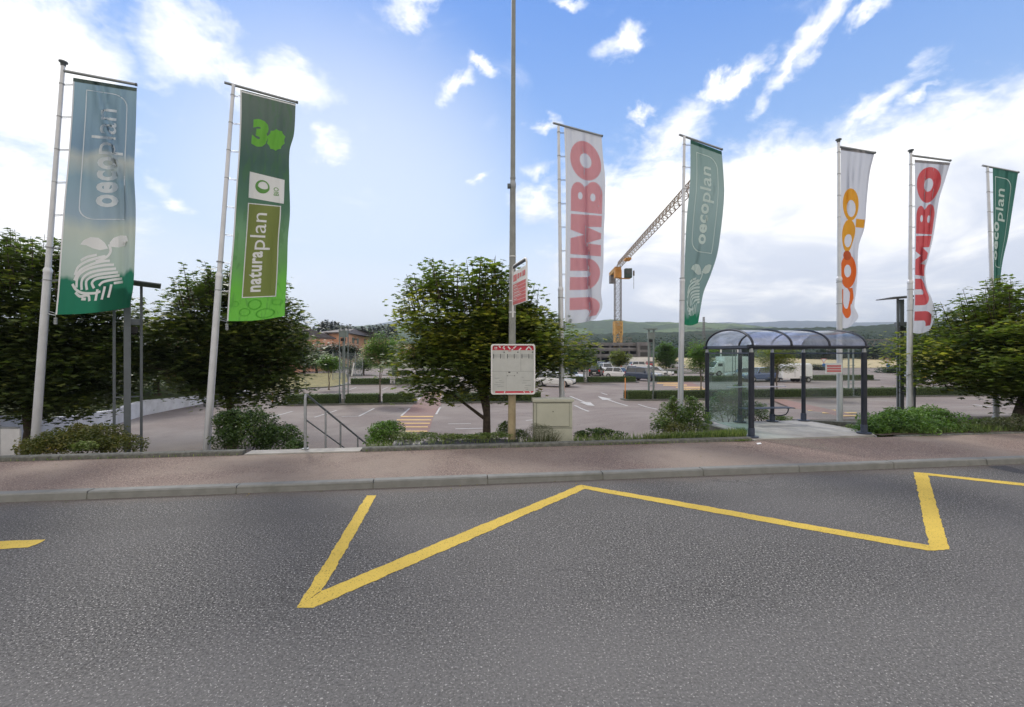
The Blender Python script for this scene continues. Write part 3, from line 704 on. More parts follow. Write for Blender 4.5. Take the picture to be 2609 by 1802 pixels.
def ell(cx, cy, rx, ry, n=28, a0=0, a1=360): return [(cx+rx*math.cos(R(a0+(a1-a0)*i/(n if a1-a0 == 360 else n-1))), cy+ry*math.sin(R(a0+(a1-a0)*i/(n if a1-a0 == 360 else n-1)))) for i in range(n)]
def stroke2d(pts, wd):
    # smooth through the points then give it a width
    P_ = [Vector(p) for p in pts]; S_ = []
    for i in range(len(P_)-1):
        p0, p1, p2, p3 = P_[max(i-1, 0)], P_[i], P_[i+1], P_[min(i+2, len(P_)-1)]
        for k in range(5):
            t = k/5; S_.append(.5*((2*p1)+(-p0+p2)*t+(2*p0-5*p1+4*p2-p3)*t*t+(-p0+3*p1-3*p2+p3)*t**3))
    S_.append(P_[-1]); V = []; Fs = []
    for i, p in enumerate(S_):
        d = (S_[min(i+1, len(S_)-1)]-S_[max(i-1, 0)]).normalized(); n = Vector((-d.y, d.x))*wd/2; V += [tuple(p-n), tuple(p+n)]
    for i in range(len(S_)-1): Fs.append((2*i, 2*i+2, 2*i+3, 2*i+1))
    return V, Fs
NU, NV = 22, 84
class Flag:
    def __init__(s, left, right, Yl, Yr, seed, ox, oy, sc, amp=.05, folds=()):
        conv = lambda P_: [(ox+x*sc, oy+y*sc) for x, y in P_]
        s.L = conv(left); s.R = conv(right); s.Yl, s.Yr = Yl, Yr; s.seed = seed; s.amp = amp; s.folds = folds; s.o = (ox, oy, sc)
    def edge(s, P_, v):
        # smooth interpolation by height fraction
        y = P_[0][1]+(P_[-1][1]-P_[0][1])*v
        for a, b in zip(P_, P_[1:]):
            if y <= b[1] or b is P_[-1]:
                f = (y-a[1])/(b[1]-a[1]); f = min(1, max(0, f)); i = P_.index(a)
                p = P_[max(i-1, 0)]; n = P_[min(i+2, len(P_)-1)]
                ma = (b[0]-p[0])/(b[1]-p[1]); mb_ = (n[0]-a[0])/(n[1]-a[1]); h = b[1]-a[1]
                x = (2*f**3-3*f**2+1)*a[0]+(f**3-2*f**2+f)*h*ma+(-2*f**3+3*f**2)*b[0]+(f**3-f**2)*h*mb_
                return x, y
    def P(s, u, v, off=0.):
        (xl, yl), (xr, yr) = s.edge(s.L, v), s.edge(s.R, v)
        x = xl+(xr-xl)*u; y = yl+(yr-yl)*u
        if v > .93: y += (math.sin(u*3.1+.2)*.5)*10*(v-.93)/.07
        Y = s.Yl+(s.Yr-s.Yl)*u
        k = s.amp; a = s.seed
        w_ = math.sin(u*9+v*3.2+a)*.55+math.sin(u*17-v*5+a*2)*.22*(1-v*.4)+math.sin(v*11+u*2+a)*.35*u
        w_ += math.sin(u*34+a+v*2)*.30*max(0, 1-v*1.8)+math.sin(u*23-v*14+a*3)*.10
        for (u0, v0, u1, v1, d, wd) in s.folds:
            if v0 <= v <= v1 or True:
                f = min(1, max(0, (v-v0)/(v1-v0))); uc = u0+(u1-u0)*f; e = math.exp(-((v-(v0+v1)/2)/((v1-v0)*.62))**4)
                q_ = (u-uc)/wd; w_ += d*e*(-math.tanh(q_*2.2))*math.exp(-q_*q_*.15)
        Y += 1.7*k*w_*min(1, u*5+.0)
        p = W(x, y, Y)
        if off: p += (Vector((0, 0, HC))-p).normalized()*off
        return p
    def mesh(s, name, mat_, parent_loc, label, cat, group=None):
        vs = []; fs = []
        for j in range(NV+1):
            for i in range(NU+1): vs.append(s.P(i/NU, j/NV))
        for j in range(NV):
            for i in range(NU): a = j*(NU+1)+i; fs.append((a, a+NU+1, a+NU+2, a+1))
        s.loc = s.P(0, 1)
        me = bpy.data.meshes.new(name); me.from_pydata([tuple(v-s.loc) for v in vs], [], fs)
        uv = me.uv_layers.new(name='UVMap')
        for li, l in enumerate(me.loops): j, i = divmod(l.vertex_index, NU+1); uv.data[li].uv = (i/NU, j/NV)
        me.polygons.foreach_set('use_smooth', [True]*len(me.polygons))
        s.obj = link(me, name, mat_, None, s.loc, True); tag(s.obj, label, cat, group); return s.obj
    def prints(s, name, items, mat_, off=.008):
        """items: list of (verts in (u,v), faces), joined into one print"""
        bm = bmesh.new()
        for V, Fs in items:
            b_ = [bm.verts.new((x, y, 0)) for x, y in V]
            for f in Fs:
                try: bm.faces.new([b_[i] for i in f])
                except ValueError: pass
        def cut(axis, val):
            n = (1, 0, 0) if axis == 0 else (0, 1, 0); c = (val, 0, 0) if axis == 0 else (0, val, 0)
            bmesh.ops.bisect_plane(bm, geom=bm.verts[:]+bm.edges[:]+bm.faces[:], plane_co=c, plane_no=n, dist=1e-6)
        xs = [v.co.x for v in bm.verts]; ys = [v.co.y for v in bm.verts]
        for i in range(1, NU):
            if min(xs) < i/NU < max(xs): cut(0, i/NU)
        for j in range(1, NV):
            if min(ys) < j/NV < max(ys): cut(1, j/NV)
        for v in bm.verts: v.co = s.P(v.co.x, v.co.y, off)-s.loc
        me = bpy.data.meshes.new(name); bm.to_mesh(me); bm.free()
        return link(me, name, mat_, s.obj, None, True)
def place(sh_, u0, u1, v0, v1):
    """reading direction runs up the flag (v0 at the start of the word), letter tops toward the pole (u0)"""
    V, Fs = sh_; return [(u1+(u0-u1)*y, v0+(v1-v0)*x) for x, y in V], Fs
def rect(u0, v0, u1, v1): return [(u0, v0), (u1, v0), (u1, v1), (u0, v1)], [(0, 1, 2, 3)]
def outline(u0, v0, u1, v1, wu, r=0, rv=None, corners=(1, 1, 1, 1), asp=.23):
    pts = []; rv = r*asp
    cs = [((u1, v0), (-1, 1), 270, corners[0]), ((u1, v1), (-1, -1), 0, corners[1]), ((u0, v1), (1, -1), 90, corners[2]), ((u0, v0), (1, 1), 180, corners[3])]
    for (cx, cy), (sx_, sy), a0, on in cs:
        if on and r:
            for k in range(7):
                a = R(a0+15*k); pts.append((cx+sx_*r+r*math.cos(a), cy+sy*rv+rv*math.sin(a)))
        else: pts.append((cx, cy))
    cu, cv_ = (u0+u1)/2, (v0+v1)/2
    inner = [(x-math.copysign(wu, x-cu), y-math.copysign(wu*asp, y-cv_)) for x, y in pts]
    n = len(pts); return pts+inner, [(i, (i+1) % n, (i+1) % n+n, i+n) for i in range(n)]
MC = {'sky': clothmat('printed_sky_cloth', [(0, (.25, .36, .42)), (.29, (.20, .29, .37)), (.33, (.42, .45, .42)), (.42, (.24, .34, .39)), (.58, (.29, .37, .42)), (.64, (.46, .50, .43)), (.75, (.42, .49, .43)), (.835, (.38, .46, .40)), (.855, (.03, .18, .11)), (1, (.025, .19, .11))], trans=.55),
      'leafy': clothmat('printed_leaf_cloth', [(0, (.13, .165, .14)), (.3, (.06, .11, .09)), (.5, (.085, .17, .11)), (.62, (.15, .28, .15)), (.76, (.13, .29, .10)), (.86, (.14, .42, .06)), (1, (.16, .50, .07))], trans=.55, blot=.35, blotcol=(.07, .16, .06)),
      'teal': clothmat('teal_cloth', [(0, (.23, .33, .31)), (.25, (.28, .38, .37)), (.6, (.20, .29, .29)), (.93, (.18, .28, .26)), (.96, (.015, .16, .085)), (1, (.015, .17, .09))], trans=.45),
      'dteal': clothmat('dark_teal_cloth', [(0, (.05, .16, .13)), (.4, (.045, .15, .12)), (.93, (.04, .15, .11)), (.95, (.015, .13, .07)), (1, (.015, .14, .08))], trans=.4),
      'white': clothmat('white_cloth', col=(.60, .62, .68), trans=.5), 'lwhite': clothmat('print_white', col=(.84, .86, .90), trans=.12),
      'pwhite': clothmat('pale_print', col=(.74, .80, .86), trans=.12), 'pwhite2': clothmat('pale_print_dim', col=(.62, .74, .73), trans=.12),
      'jred': clothmat('faded_red_print', col=(.82, .42, .46), trans=.45), 'jred2': clothmat('red_print', col=(.80, .16, .18), trans=.35),
      'or1': clothmat('amber_print', col=(.85, .42, .05), trans=.15), 'or2': clothmat('orange_print', col=(.82, .18, .04), trans=.15), 'or3': clothmat('deep_orange_print', col=(.55, .11, .04), trans=.12), 'or4': clothmat('pale_amber_print', col=(.78, .50, .24), trans=.15),
      'lime': clothmat('lime_print', col=(.20, .55, .09), trans=.15), 'olive': clothmat('olive_print', col=(.25, .30, .10), trans=.2), 'bio': clothmat('green_ink', col=(.14, .34, .10), trans=.1)}
# ------------------------------------------------------------------ flagpoles
def flagpole(label, top, bot, Y, Ytb, barL, barR, Yr, cap, flag, nring=8, weight=True, jf=.52):
    """top/bot in photo pixels at distance Y"""
    a = W(*top, Y); b = W(*bot, Ytb); base = b.copy(); zg = zbank(b.x, b.y)
    if base.z > zg: d = (a-b).normalized(); base = b-d*((b.z-zg)/d.z)
    T = thing('flagpole', base, label, 'flagpole', 'flagpoles in a row along the planting bed')
    j = base.lerp(a, jf); mb = MB(); mb.tube([base-Vector((0, 0, .1)), j], [.088, .076], 16)
    mb.build('lower_pole', M['alu'], T)
    mb = MB(); mb.tube([j, a], [.058, .040], 14); mb.build('upper_pole', M['alu'], T)
    mb = MB(); mb.tube([j-(a-j).normalized()*.07, j, j+(a-j).normalized()*.05], [.084, .084, .060], 16); mb.build('collar', M['alu'], T)
    mb = MB(); mb.tube([base, base+Vector((0, 0, .05))], [.13, .12], 16); mb.build('base_collar', M['steel'], T)
    if cap:
        mb = MB(); d = (a-b).normalized(); mb.tube([a-d*.03, a+d*.03, a+d*.045, a+d*.075, a+d*.095], [.048, .054, .085, .085, .03], 14); mb.build('cap', M['darkst'], T)
    L, Rr = W(*barL, Y), W(*barR, Yr); mb = MB(); mb.tube([L, Rr], .034, 8); ab = mb.build('crossbar', M['steel'], T)
    mb = MB(); mb.tube([Rr.lerp(L, .02), Rr.lerp(L, -.008)], .040, 8); mb.build('end_cap', M['darkst'], ab)
    # rings that hold the flag to the pole
    for i in range(nring):
        v = .03+.965*i/(nring-1); p = flag.P(0, v)
        tz = (p.z-b.z)/(a.z-b.z); c = b.lerp(a, tz); rad = .047 if tz > jf else .082
        if i == nring-1 and weight:
            mb = MB(); mb.tube([c-Vector((0, .02, 0)), p+Vector((0, 0, -.05))], .012, 6); mb.tube([c+Vector((0, 0, .07)), p], .006, 5)
            mb.build('bottom_arm', M['steel'], T)
            mb = MB(); q_ = p+Vector((0, 0, -.10)); mb.tube([p, q_], .006, 5); 
            for k in range(3): mb.tube([q_-Vector((0, 0, .055*k)), q_-Vector((0, 0, .055*k+.045))], .035, 10)
            mb.build('counterweight', M['steel'], T)
            continue
        mb = MB(); d = (a-b).normalized()
        mb.tube([c-d*.012, c+d*.012], rad+.004, 12); x = (p-c); x.normalize()
        mb.tube([c+x*rad, p+Vector((0, 0, .012))], .008, 5); mb.tube([c+x*rad-Vector((0, 0, .03)), p-Vector((0, 0, .012))], .006, 5)
        mb.build('ring', M['steel'], T)
    return T
def joined(*its): return list(its)
JL = {}
JL['J'] = shape2d([[(.30, 1), (.82, 1), (.82, .38)]+ell(.44, .38, .38, .38, 8, 0, -90)[1:]+[(.02, .0), (0, .0), (0, .30), (.14, .31), (.26, .36), (.30, .44)]])
JL['U'] = shape2d([[(0, 1), (.40, 1), (.40, .42), (.44, .34), (.5, .31), (.56, .34), (.60, .42), (.60, 1), (1, 1), (1, .46)]+ell(.5, .46, .5, .46, 15, 0, -180)[1:-1]+[(0, .46)]])
JL['M'] = shape2d([[(0, 0), (.03, 1), (.40, 1), (.5, .55), (.60, 1), (.97, 1), (1, 0), (.72, 0), (.70, .50), (.57, 0), (.43, 0), (.30, .50), (.28, 0)]])
JL['B'] = shape2d([[(0, 0), (0, 1), (.55, 1)]+ell(.55, .76, .37, .24, 10, 90, -50)[1:]+ell(.62, .27, .38, .27, 11, 50, -90)+[(.5, 0)], ell(.50, .70, .12, .075, 12), ell(.50, .30, .13, .085, 12)])
JL['O'] = shape2d([ell(.5, .5, .5, .5, 32), ell(.5, .5, .19, .19, 20)])
FPZ = [[(430, 1180), (470, 1160), (525, 1150)], [(400, 1262), (418, 1215), (470, 1185), (540, 1166), (578, 1160)], [(398, 1292), (428, 1238), (490, 1207), (560, 1190), (606, 1188)],
       [(414, 1335), (418, 1272), (470, 1232), (560, 1214), (632, 1212)], [(446, 1350), (444, 1292), (482, 1256), (560, 1240), (645, 1236)], [(478, 1352), (470, 1302), (502, 1277), (560, 1264), (658, 1258)],
       [(520, 1345), (505, 1312), (532, 1290), (600, 1283), (668, 1278)], [(388, 1312), (410, 1344), (452, 1368), (525, 1374), (560, 1366)], [(541, 1352), (537, 1415)], [(584, 1338), (574, 1412)], [(622, 1328), (612, 1404)],
       [(410, 1362), (440, 1386), (488, 1384), (500, 1415)], [(450, 1400), (478, 1403)], [(548, 1332), (570, 1312), (620, 1302), (684, 1298)], [(636, 1322), (690, 1318)], [(596, 1090), (608, 1130), (585, 1165), (520, 1190)]]
LVZ = [[(420, 1088), (440, 1062), (480, 1046), (530, 1050), (568, 1078), (592, 1115), (545, 1124), (500, 1112), (455, 1092)], [(598, 1082), (622, 1052), (665, 1038), (704, 1042), (710, 1072), (700, 1100), (655, 1110), (612, 1106)]]
def fingerprint(u0, u1, v0, v1):
    f = lambda P_: [(u0+(x-380)/330*(u1-u0), v0+(y-1038)/380*(v1-v0)) for x, y in P_]
    out = []
    for st_ in FPZ: V, Fs = stroke2d(st_, 15); out.append((f(V), Fs))
    for lv in LVZ: V, Fs = shape2d([[(x/100, y/100) for x, y in lv]]); out.append((f([(x*100, y*100) for x, y in V]), Fs))
    return out
GF = 'flags hanging from the flagpoles'
# 1 sky-printed flag
f1 = Flag([(402, 168), (395, 330), (372, 640), (352, 850), (330, 1150), (318, 1330), (305, 1468)], [(752, 225), (746, 450), (738, 700), (746, 900), (740, 1150), (732, 1320), (712, 1432)], 10.78, 11.30, 1.0, 0, 120, .4638, .05,
          [(.40, 0, .84, .45, 2.0, .045), (.85, .42, .93, .95, 1.6, .045)])
f1.mesh('banner_flag', MC['sky'], None, 'hazy sky-printed flag with green foot, white fingerprint sprout and word oecoplan', 'flag', GF)
f1.prints('lettering', [place(text2d('oeco', .032), .44, .76, .545, .322), place(text2d('plan', .0), .33, .82, .312, .112)], MC['pwhite'])
f1.prints('frame_line', [outline(.21, .042, .86, .60, .014, .22, corners=(1, 0, 1, 0))], MC['pwhite'])
f1.prints('sprout_emblem', fingerprint(.17, .90, .67, .955), MC['lwhite'])
flagpole('leftmost flagpole, leaning, capped, behind the coppery shrub', (161, 165), (90, 1118), 10.75, 10.75, (163, 181), (348, 216), 11.32, True, f1)
f1.prints('top_hem', [rect(0, 0, 1, .016)], clothmat('hem_cloth', col=(.10, .14, .13), trans=.2), .007); f1.prints('side_seam', [rect(0, .016, .022, 1)], MC['lwhite'], .007)
# 2 leaf-green flag
f2 = Flag([(380, 113), (378, 300), (370, 500), (352, 750), (337, 1000), (320, 1200), (300, 1495)], [(712, 198), (702, 380), (676, 480), (674, 650), (678, 850), (666, 1000), (660, 1200), (650, 1380), (646, 1470)], 11.68, 12.45, 2.3, 450, 180, .4261, .045,
          [(.80, .42, .74, 1.0, .7, .06), (.80, .1, .98, .4, .5, .08)])
f2.mesh('banner_flag', MC['leafy'], None, 'green flag with naturaplan in an olive box and a white BIO square', 'flag', GF)
f2.prints('white_square', [([(.24, .347), (.91, .362), (.885, .474), (.24, .462)], [(0, 1, 2, 3)])], MC['lwhite'], .006)
f2.prints('olive_box', [rect(.235, .485, .835, .905)], MC['olive'], .006)
f2.prints('box_outline', [outline(.235, .485, .835, .905, .018)], MC['lwhite'], .010)
f2.prints('lettering', [place(text2d('natura', .030), .33, .56, .88, .697), place(text2d('plan', .0), .31, .68, .690, .525)], MC['lwhite'], .010)
f2.prints('leaf_ring', [shape2d([ell(.49, .407, .135, .030, 28), ell(.50, .405, .095, .0215, 22)]), shape2d([[(.40, .405), (.44, .392), (.50, .388), (.585, .40), (.59, .408), (.5, .418), (.44, .418)]])][:1]+[stroke2d([(.40, .412), (.47, .422), (.56, .422), (.62, .412)], .012)], MC['bio'], .010)
f2.prints('bio_lettering', [place(text2d('BIO', .01), .70, .795, .44, .402)], MC['bio'], .010)
V3, F3 = text2d('3', .07); f2.prints('number', [([(.24+x*.30, .232-y*.122) for x, y in V3], F3)], MC['lime'], .009)
f2.prints('number', [shape2d([[(x+.012*math.sin(i*.9), y+.0025*math.cos(i*.9)) for i, (x, y) in enumerate(ell(.70, .186, .165, .047, 63))], ])], MC['lime'], .010)
flagpole('second flagpole, leaning, beside the round bush', (595, 216), (526, 1145), 11.64, 11.3, (571.5, 210.5), (758, 261.5), 12.5, False, f2, nring=9)
f2.prints('side_seam', [rect(0, 0, .028, 1)], MC['lwhite'], .007); f2.prints('top_hem', [rect(.03, .004, 1, .010)], MC['lwhite'], .007)
def ringp(cu_, cv_, ru, rv): return shape2d([ell(cu_, cv_, ru, rv, 22), ell(cu_, cv_, ru*.84, rv*.84, 22)])
f2.prints('slice_print', [ringp(.47, .935, .12, .022), ringp(.66, .975, .17, .020), ringp(.86, .93, .10, .014), ringp(.30, .965, .10, .016), ringp(.12, .93, .07, .012)], clothmat('slice_green', col=(.13, .44, .065), trans=.5), .007)
# 3 pale flag with faded red word
f3 = Flag([(790, 122), (800, 400), (802, 700), (800, 1000), (797, 1250), (795, 1490)], [(1053, 190), (1064, 340), (1078, 480), (1076, 700), (1068, 900), (1065, 1100), (1050, 1280), (1057, 1390), (1010, 1470)], 13.78, 14.4, 3.7, 1150, 280, .3635, .06,
          [(.50, .22, .58, .62, .5, .05), (.56, .55, .72, 1.0, 1.7, .04), (.92, .28, .78, .5, .3, .05)])
f3.mesh('banner_flag', MC['white'], None, 'wide white flag with faded pink-red word JUMBO, right of the street lamp', 'flag', GF)
def jumbo(fl, m_, segs, u0, u1):
    for ch, (v0, v1) in zip('JUMBO', segs): fl.prints('letter', [place(JL[ch], u0, u1, v0, v1)], m_)
f3.prints('side_seam', [rect(0, 0, .03, 1)], MC['lwhite'], .007)
jumbo(f3, MC['jred'], ((.975, .853), (.835, .668), (.655, .434), (.425, .257), (.255, .047)), .13, .93)
flagpole('third flagpole, upright, rising behind the beige cabinet', (1423, 322), (1433, 1118), 13.74, 13.74, (1409, 313.5), (1534, 347), 14.42, False, f3, nring=9)
# 4 teal flag
f4 = Flag([(218, 155), (215, 450), (192, 700), (178, 1000), (174, 1200), (171, 1446)], [(437, 237), (450, 400), (455, 520), (448, 640), (430, 800), (405, 960), (360, 1100), (312, 1220), (290, 1330), (272, 1442)], 14.4, 15.35, 5.1, 1680, 300, .3634, .06,
          [(.45, .55, .30, .9, .6, .07), (.55, .58, .62, .85, -.6, .07), (.78, .12, .55, .48, .5, .05)])
f4.mesh('banner_flag', MC['teal'], None, 'grey-teal oecoplan flag bellying out left of the bus shelter', 'flag', GF)
f4.prints('lettering', [place(text2d('oeco', .032), .38, .60, .555, .327), place(text2d('plan', .01), .30, .72, .316, .118)], MC['pwhite2'])
f4.prints('frame_line', [outline(.185, .055, .83, .60, .018, .26, corners=(1, 0, 1, 0))], MC['pwhite2'])
f4.prints('sprout_emblem', fingerprint(.14, .93, .66, .955), MC['pwhite2'])
flagpole('fourth flagpole, upright, left of the bus shelter', (1743.5, 347), (1733, 1085), 14.36, 14.36, (1731, 343.5), (1839, 381), 15.4, False, f4, nring=9)
f4.prints('top_hem', [rect(0, 0, 1, .020)], MC['dteal'], .007)
# 5 white flag with orange rings
f5 = Flag([(126, 137), (127, 500), (127, 900), (122, 1200), (118, 1512)], [(388, 172), (350, 330), (326, 550), (310, 750), (264, 900), (256, 1100), (245, 1250), (232, 1360), (262, 1440), (205, 1512)], 14.68, 15.08, 6.3, 2100, 330, .332, .05,
          [(.35, 0, .5, .3, .35, .05), (.62, 0, .7, .3, .35, .05)])
f5.mesh('banner_flag', MC['white'], None, 'white flag with orange letters coop, over the right end of the shelter', 'flag', GF)
v5 = lambda y: (y-137)/1375
f5.prints('letter', [shape2d([ell(.39, v5(567), .31, .091, 30), ell(.41, v5(597), .175, .048, 22)])], MC['or1'], .008)
f5.prints('letter', [rect(.62, v5(672), .97, v5(738)), shape2d([ell(.36, v5(810), .30, .092, 30), ell(.38, v5(848), .19, .037, 22)])], MC['or1'], .011)
f5.prints('letter', [shape2d([ell(.46, v5(1085), .47, .095, 30), ell(.42, v5(1082), .20, .036, 22)])], MC['or2'], .010)
f5.prints('letter', [shape2d([ell(.40, v5(1265), .38, .13, 22, 15, 165)+ell(.43, v5(1290), .22, .062, 18, 165, 15)]), ([(.04, v5(1225)), (.20, v5(1225)), (.22, v5(1330)), (.05, v5(1320))], [(0, 1, 2, 3)]), ([(.66, v5(1330)), (.62, v5(1250)), (.45, v5(1215)), (.75, v5(1210)), (.90, v5(1290)), (.8, v5(1340))], [(0, 1, 2, 3, 4, 5)])], MC['or2'], .012)
f5.prints('dot', [shape2d([ell(.38, v5(962), .23, .027, 24)])], MC['or3'], .014)
flagpole('fifth flagpole, behind the right bay of the bus shelter', (2136.5, 361), (2140, 1087), 14.66, 14.66, (2139, 374), (2229, 389.5), 15.1, True, f5, nring=9)
f5.prints('top_hem', [rect(0, 0, 1, .016)], clothmat('grey_hem', col=(.30, .29, .31), trans=.2), .007)
# 6 white flag with strong red word
f6 = Flag([(694, 232), (696, 500), (694, 900), (690, 1250), (676, 1556)], [(968, 255), (930, 380), (884, 530), (860, 680), (836, 830), (800, 980), (776, 1080), (790, 1220), (826, 1300), (842, 1380), (832, 1490), (808, 1546)], 15.44, 15.8, 7.9, 2100, 330, .332, .06,
          [(.35, .0, .5, .5, .4, .06), (.7, 0, .72, .4, .4, .06), (.4, .5, .9, .75, .7, .1)])
f6.mesh('banner_flag', MC['white'], None, 'narrow white flag with strong red word JUMBO, right of the bus shelter', 'flag', GF)
jumbo(f6, MC['jred2'], ((.965, .862), (.845, .690), (.675, .435), (.428, .250), (.245, .035)), .07, .90)
flagpole('sixth flagpole, in the bright green shrub right of the shelter', (2320.5, 388), (2317, 1046), 15.41, 15.41, (2323, 396.5), (2421, 409.5), 15.85, True, f6, nring=9)
f6.prints('top_hem', [rect(0, 0, 1, .016)], bpy.data.materials['grey_hem'], .007)
# 7 dark teal flag
f7 = Flag([(1293, 292), (1297, 600), (1300, 1000), (1303, 1250), (1316, 1556)], [(1488, 332), (1465, 480), (1440, 640), (1410, 830), (1376, 980), (1357, 1100), (1350, 1240), (1372, 1390), (1418, 1480), (1408, 1560)], 16.72, 17.2, 9.1, 2100, 330, .332, .05,
          [(.5, .05, .4, .5, .5, .08)])
f7.mesh('banner_flag', MC['dteal'], None, 'dark teal flag, rightmost, folded narrow, with pale oecoplan', 'flag', GF)
f7.prints('lettering', [place(text2d('oeco', .032), .05, .36, .56, .325), place(text2d('plan', .01), .14, .66, .316, .118)], MC['pwhite2'])
f7.prints('frame_line', [outline(.10, .05, .80, .60, .02, .26, corners=(1, 0, 1, 0))], MC['pwhite2'])
f7.prints('sprout_emblem', fingerprint(.02, .95, .66, .955), MC['pwhite2'])
flagpole('rightmost flagpole, in front of the big maple', (2515.5, 426), (2539, 1058), 16.68, 16.68, (2503.5, 422), (2594, 439.5), 17.25, False, f7, nring=9)

# ------------------------------------------------------------------ street lamp
Yl = 11.5; lb = W(1304, 1116, Yl); lb.z = zbank(lb.x, lb.y)
T = thing('street_lamp', lb, 'tall grey street lamp post rising out of the picture, beige at its foot', 'street lamp')
zt = lambda y: HC+(CY-y)/F_*Yl
lt = Vector((W(1308.5, 0, Yl).x, Yl, zt(0))); ldir = (lt-Vector((lb.x, lb.y, zt(1116))))/(zt(0)-zt(1116))
at_ = lambda z: Vector((lb.x, lb.y, zt(1116)))+ldir*(z-zt(1116))
mb = MB(); mb.tube([at_(lb.z-.1), at_(zt(1006))], [.099, .094], 18); mb.build('base_section', M['lampb'], T)
mb = MB(); mb.tube([at_(zt(1006)), at_(zt(650)), at_(zt(475))], [.092, .080, .070], 18); mb.build('lower_shaft', M['lamp'], T)
mb = MB(); mb.tube([at_(zt(475)), at_(zt(0)), at_(12.3)], [.062, .052, .045], 16); sh_u = mb.build('upper_shaft', M['lamp'], T)
mb = MB(); mb.tube([at_(zt(480)), at_(zt(477)), at_(zt(470)), at_(zt(462))], [.072, .080, .080, .064], 16); mb.tube([at_(zt(455)), at_(zt(452))], .070, 16); mb.build('joint_collar', M['steel'], T)
mb = MB(); mb.tube([at_(12.25), at_(12.25)+Vector((0, -.6, .12)), at_(12.25)+Vector((0, -1.3, .16))], [.035, .03, .028], 10); mb.build('arm', M['lamp'], T)
mb = MB(); mb.box(at_(12.25)+Vector((0, -1.6, .15)), (.3, .7, .12)); lh = mb.build('lamp_head', M['lamp'], T, bevel=.03)
mb = MB(); c = at_(zt(475)); mb.box(c+Vector((-.09, -.01, 0)), (.09, .10, .10)); mb.tube([c+Vector((-.09, -.07, 0)), c+Vector((-.09, -.05, 0))], .035, 12); sn = mb.build('sensor', M['darkst'], T, bevel=.008)
for y in (654, 767, 796):
    mb = MB(); mb.tube([at_(zt(y))-ldir*.012, at_(zt(y))+ldir*.012], .088, 18); mb.build('band', M['white'], T)
mb = MB(); mb.tube([at_(lb.z+.02), at_(lb.z+.13), at_(lb.z+.17)], [.20, .20, .14], 18); mb.build('foot_collar', M['kerb'], T)
mb = MB(); mb.tube([at_(lb.z+.17), at_(lb.z+.30)], [.112, .103], 18); mb.build('rubber_sleeve', M['darkst'], T)

def rounded(mb, cx, cz, w_, h_, r, y0, y1, ux=Vector((1, 0, 0)), o=Vector((0, 0, 0)), n=5):
    """upright rounded panel through o, width along ux, thickness from y0 to y1 along its normal"""
    nn = Vector((-ux.y, ux.x, 0)); pts = []
    for sx_, sz, a0 in ((1, 1, 0), (-1, 1, 90), (-1, -1, 180), (1, -1, 270)):
        for k in range(n): a = R(a0+90*k/(n-1)); pts.append((cx+sx_*(w_/2-r)+r*math.cos(a), cz+sz*(h_/2-r)+r*math.sin(a)))
    N = len(pts); vs = [o+ux*x+nn*y0+Vector((0, 0, z)) for x, z in pts]+[o+ux*x+nn*y1+Vector((0, 0, z)) for x, z in pts]
    return mb.add(vs, [tuple(range(N)), tuple(range(N, 2*N))[::-1]]+[(i, (i+1) % N, (i+1) % N+N, i+N) for i in range(N)]), pts
def ring_frame(pts, ux, o, wd, y0, y1):
    nn = Vector((-ux.y, ux.x, 0)); cx = sum(p[0] for p in pts)/len(pts); cz = sum(p[1] for p in pts)/len(pts); mb = MB(); N = len(pts)
    hw = max(abs(p[0]-cx) for p in pts); hh = max(abs(p[1]-cz) for p in pts)
    inn = [(cx+(x-cx)*(1-wd/hw), cz+(z-cz)*(1-wd/hh)) for x, z in pts]
    vs = [o+ux*x+nn*y+Vector((0, 0, z)) for y in (y0, y1) for L in (pts, inn) for x, z in L]
    for i in range(N):
        j = (i+1) % N; mb_f = [(i, j, j+N, i+N), (2*N+i, 2*N+j, 3*N+j, 3*N+i), (i, j, 2*N+j, 2*N+i), (N+i, N+j, 3*N+j, 3*N+i)]
        mb.f += mb_f; mb.sm += [False]*4
    mb.v = [tuple(v) for v in vs]; return mb
def flat_on(name, items, m_, parent, o, ux, y):
    """flat marks; items in metres (x along ux, z up)"""
    nn = Vector((-ux.y, ux.x, 0)); mb = MB()
    for V, Fs in items: mb.add([o+ux*x+nn*y+Vector((0, 0, z)) for x, z in V], Fs)
    return mb.build(name, m_, parent)
def rc(x0, z0, x1, z1): return [(x0, z0), (x1, z0), (x1, z1), (x0, z1)], [(0, 1, 2, 3)]
def fit(sh_, x0, z0, x1, z1): V, Fs = sh_; return [(x0+x*(x1-x0), z0+z*(z1-z0)) for x, z in V], Fs
# timetable board
Yb = 11.32; o = Vector((W(1307.3, 941, Yb).x, Yb, W(1307.3, 941, Yb).z)); ux = Vector((math.cos(R(3)), math.sin(R(3)), 0))
T = thing('timetable_board', o, 'white framed bus timetable board with red header, clamped to the lamp post', 'notice board')
bw, bh = 1.085, 1.235
mb, pts = rounded(MB(), 0, 0, bw, bh, .055, .0, .03, ux, o); mb.build('back_panel', M['steel'], T)
ring_frame(pts, ux, o, .035, -.035, .0).build('frame', M['white'], T)
x0, x1, z0, z1 = -bw/2+.034, bw/2-.034, -bh/2+.034, bh/2-.034
flat_on('sheet', [rc(x0, z0, x1, z1)], M['sheet'], T, o, ux, -.003)
hd = flat_on('header', [rc(x0, z1-.115, x1, z1)], M['red'], T, o, ux, -.006)
flat_on('header_lettering', [fit(text2d('H', .03), x0+.055, z1-.085, x0+.115, z1-.03), rc(x0+.055, z1-.100, x0+.115, z1-.094)], M['white'], hd, o, ux, -.009)
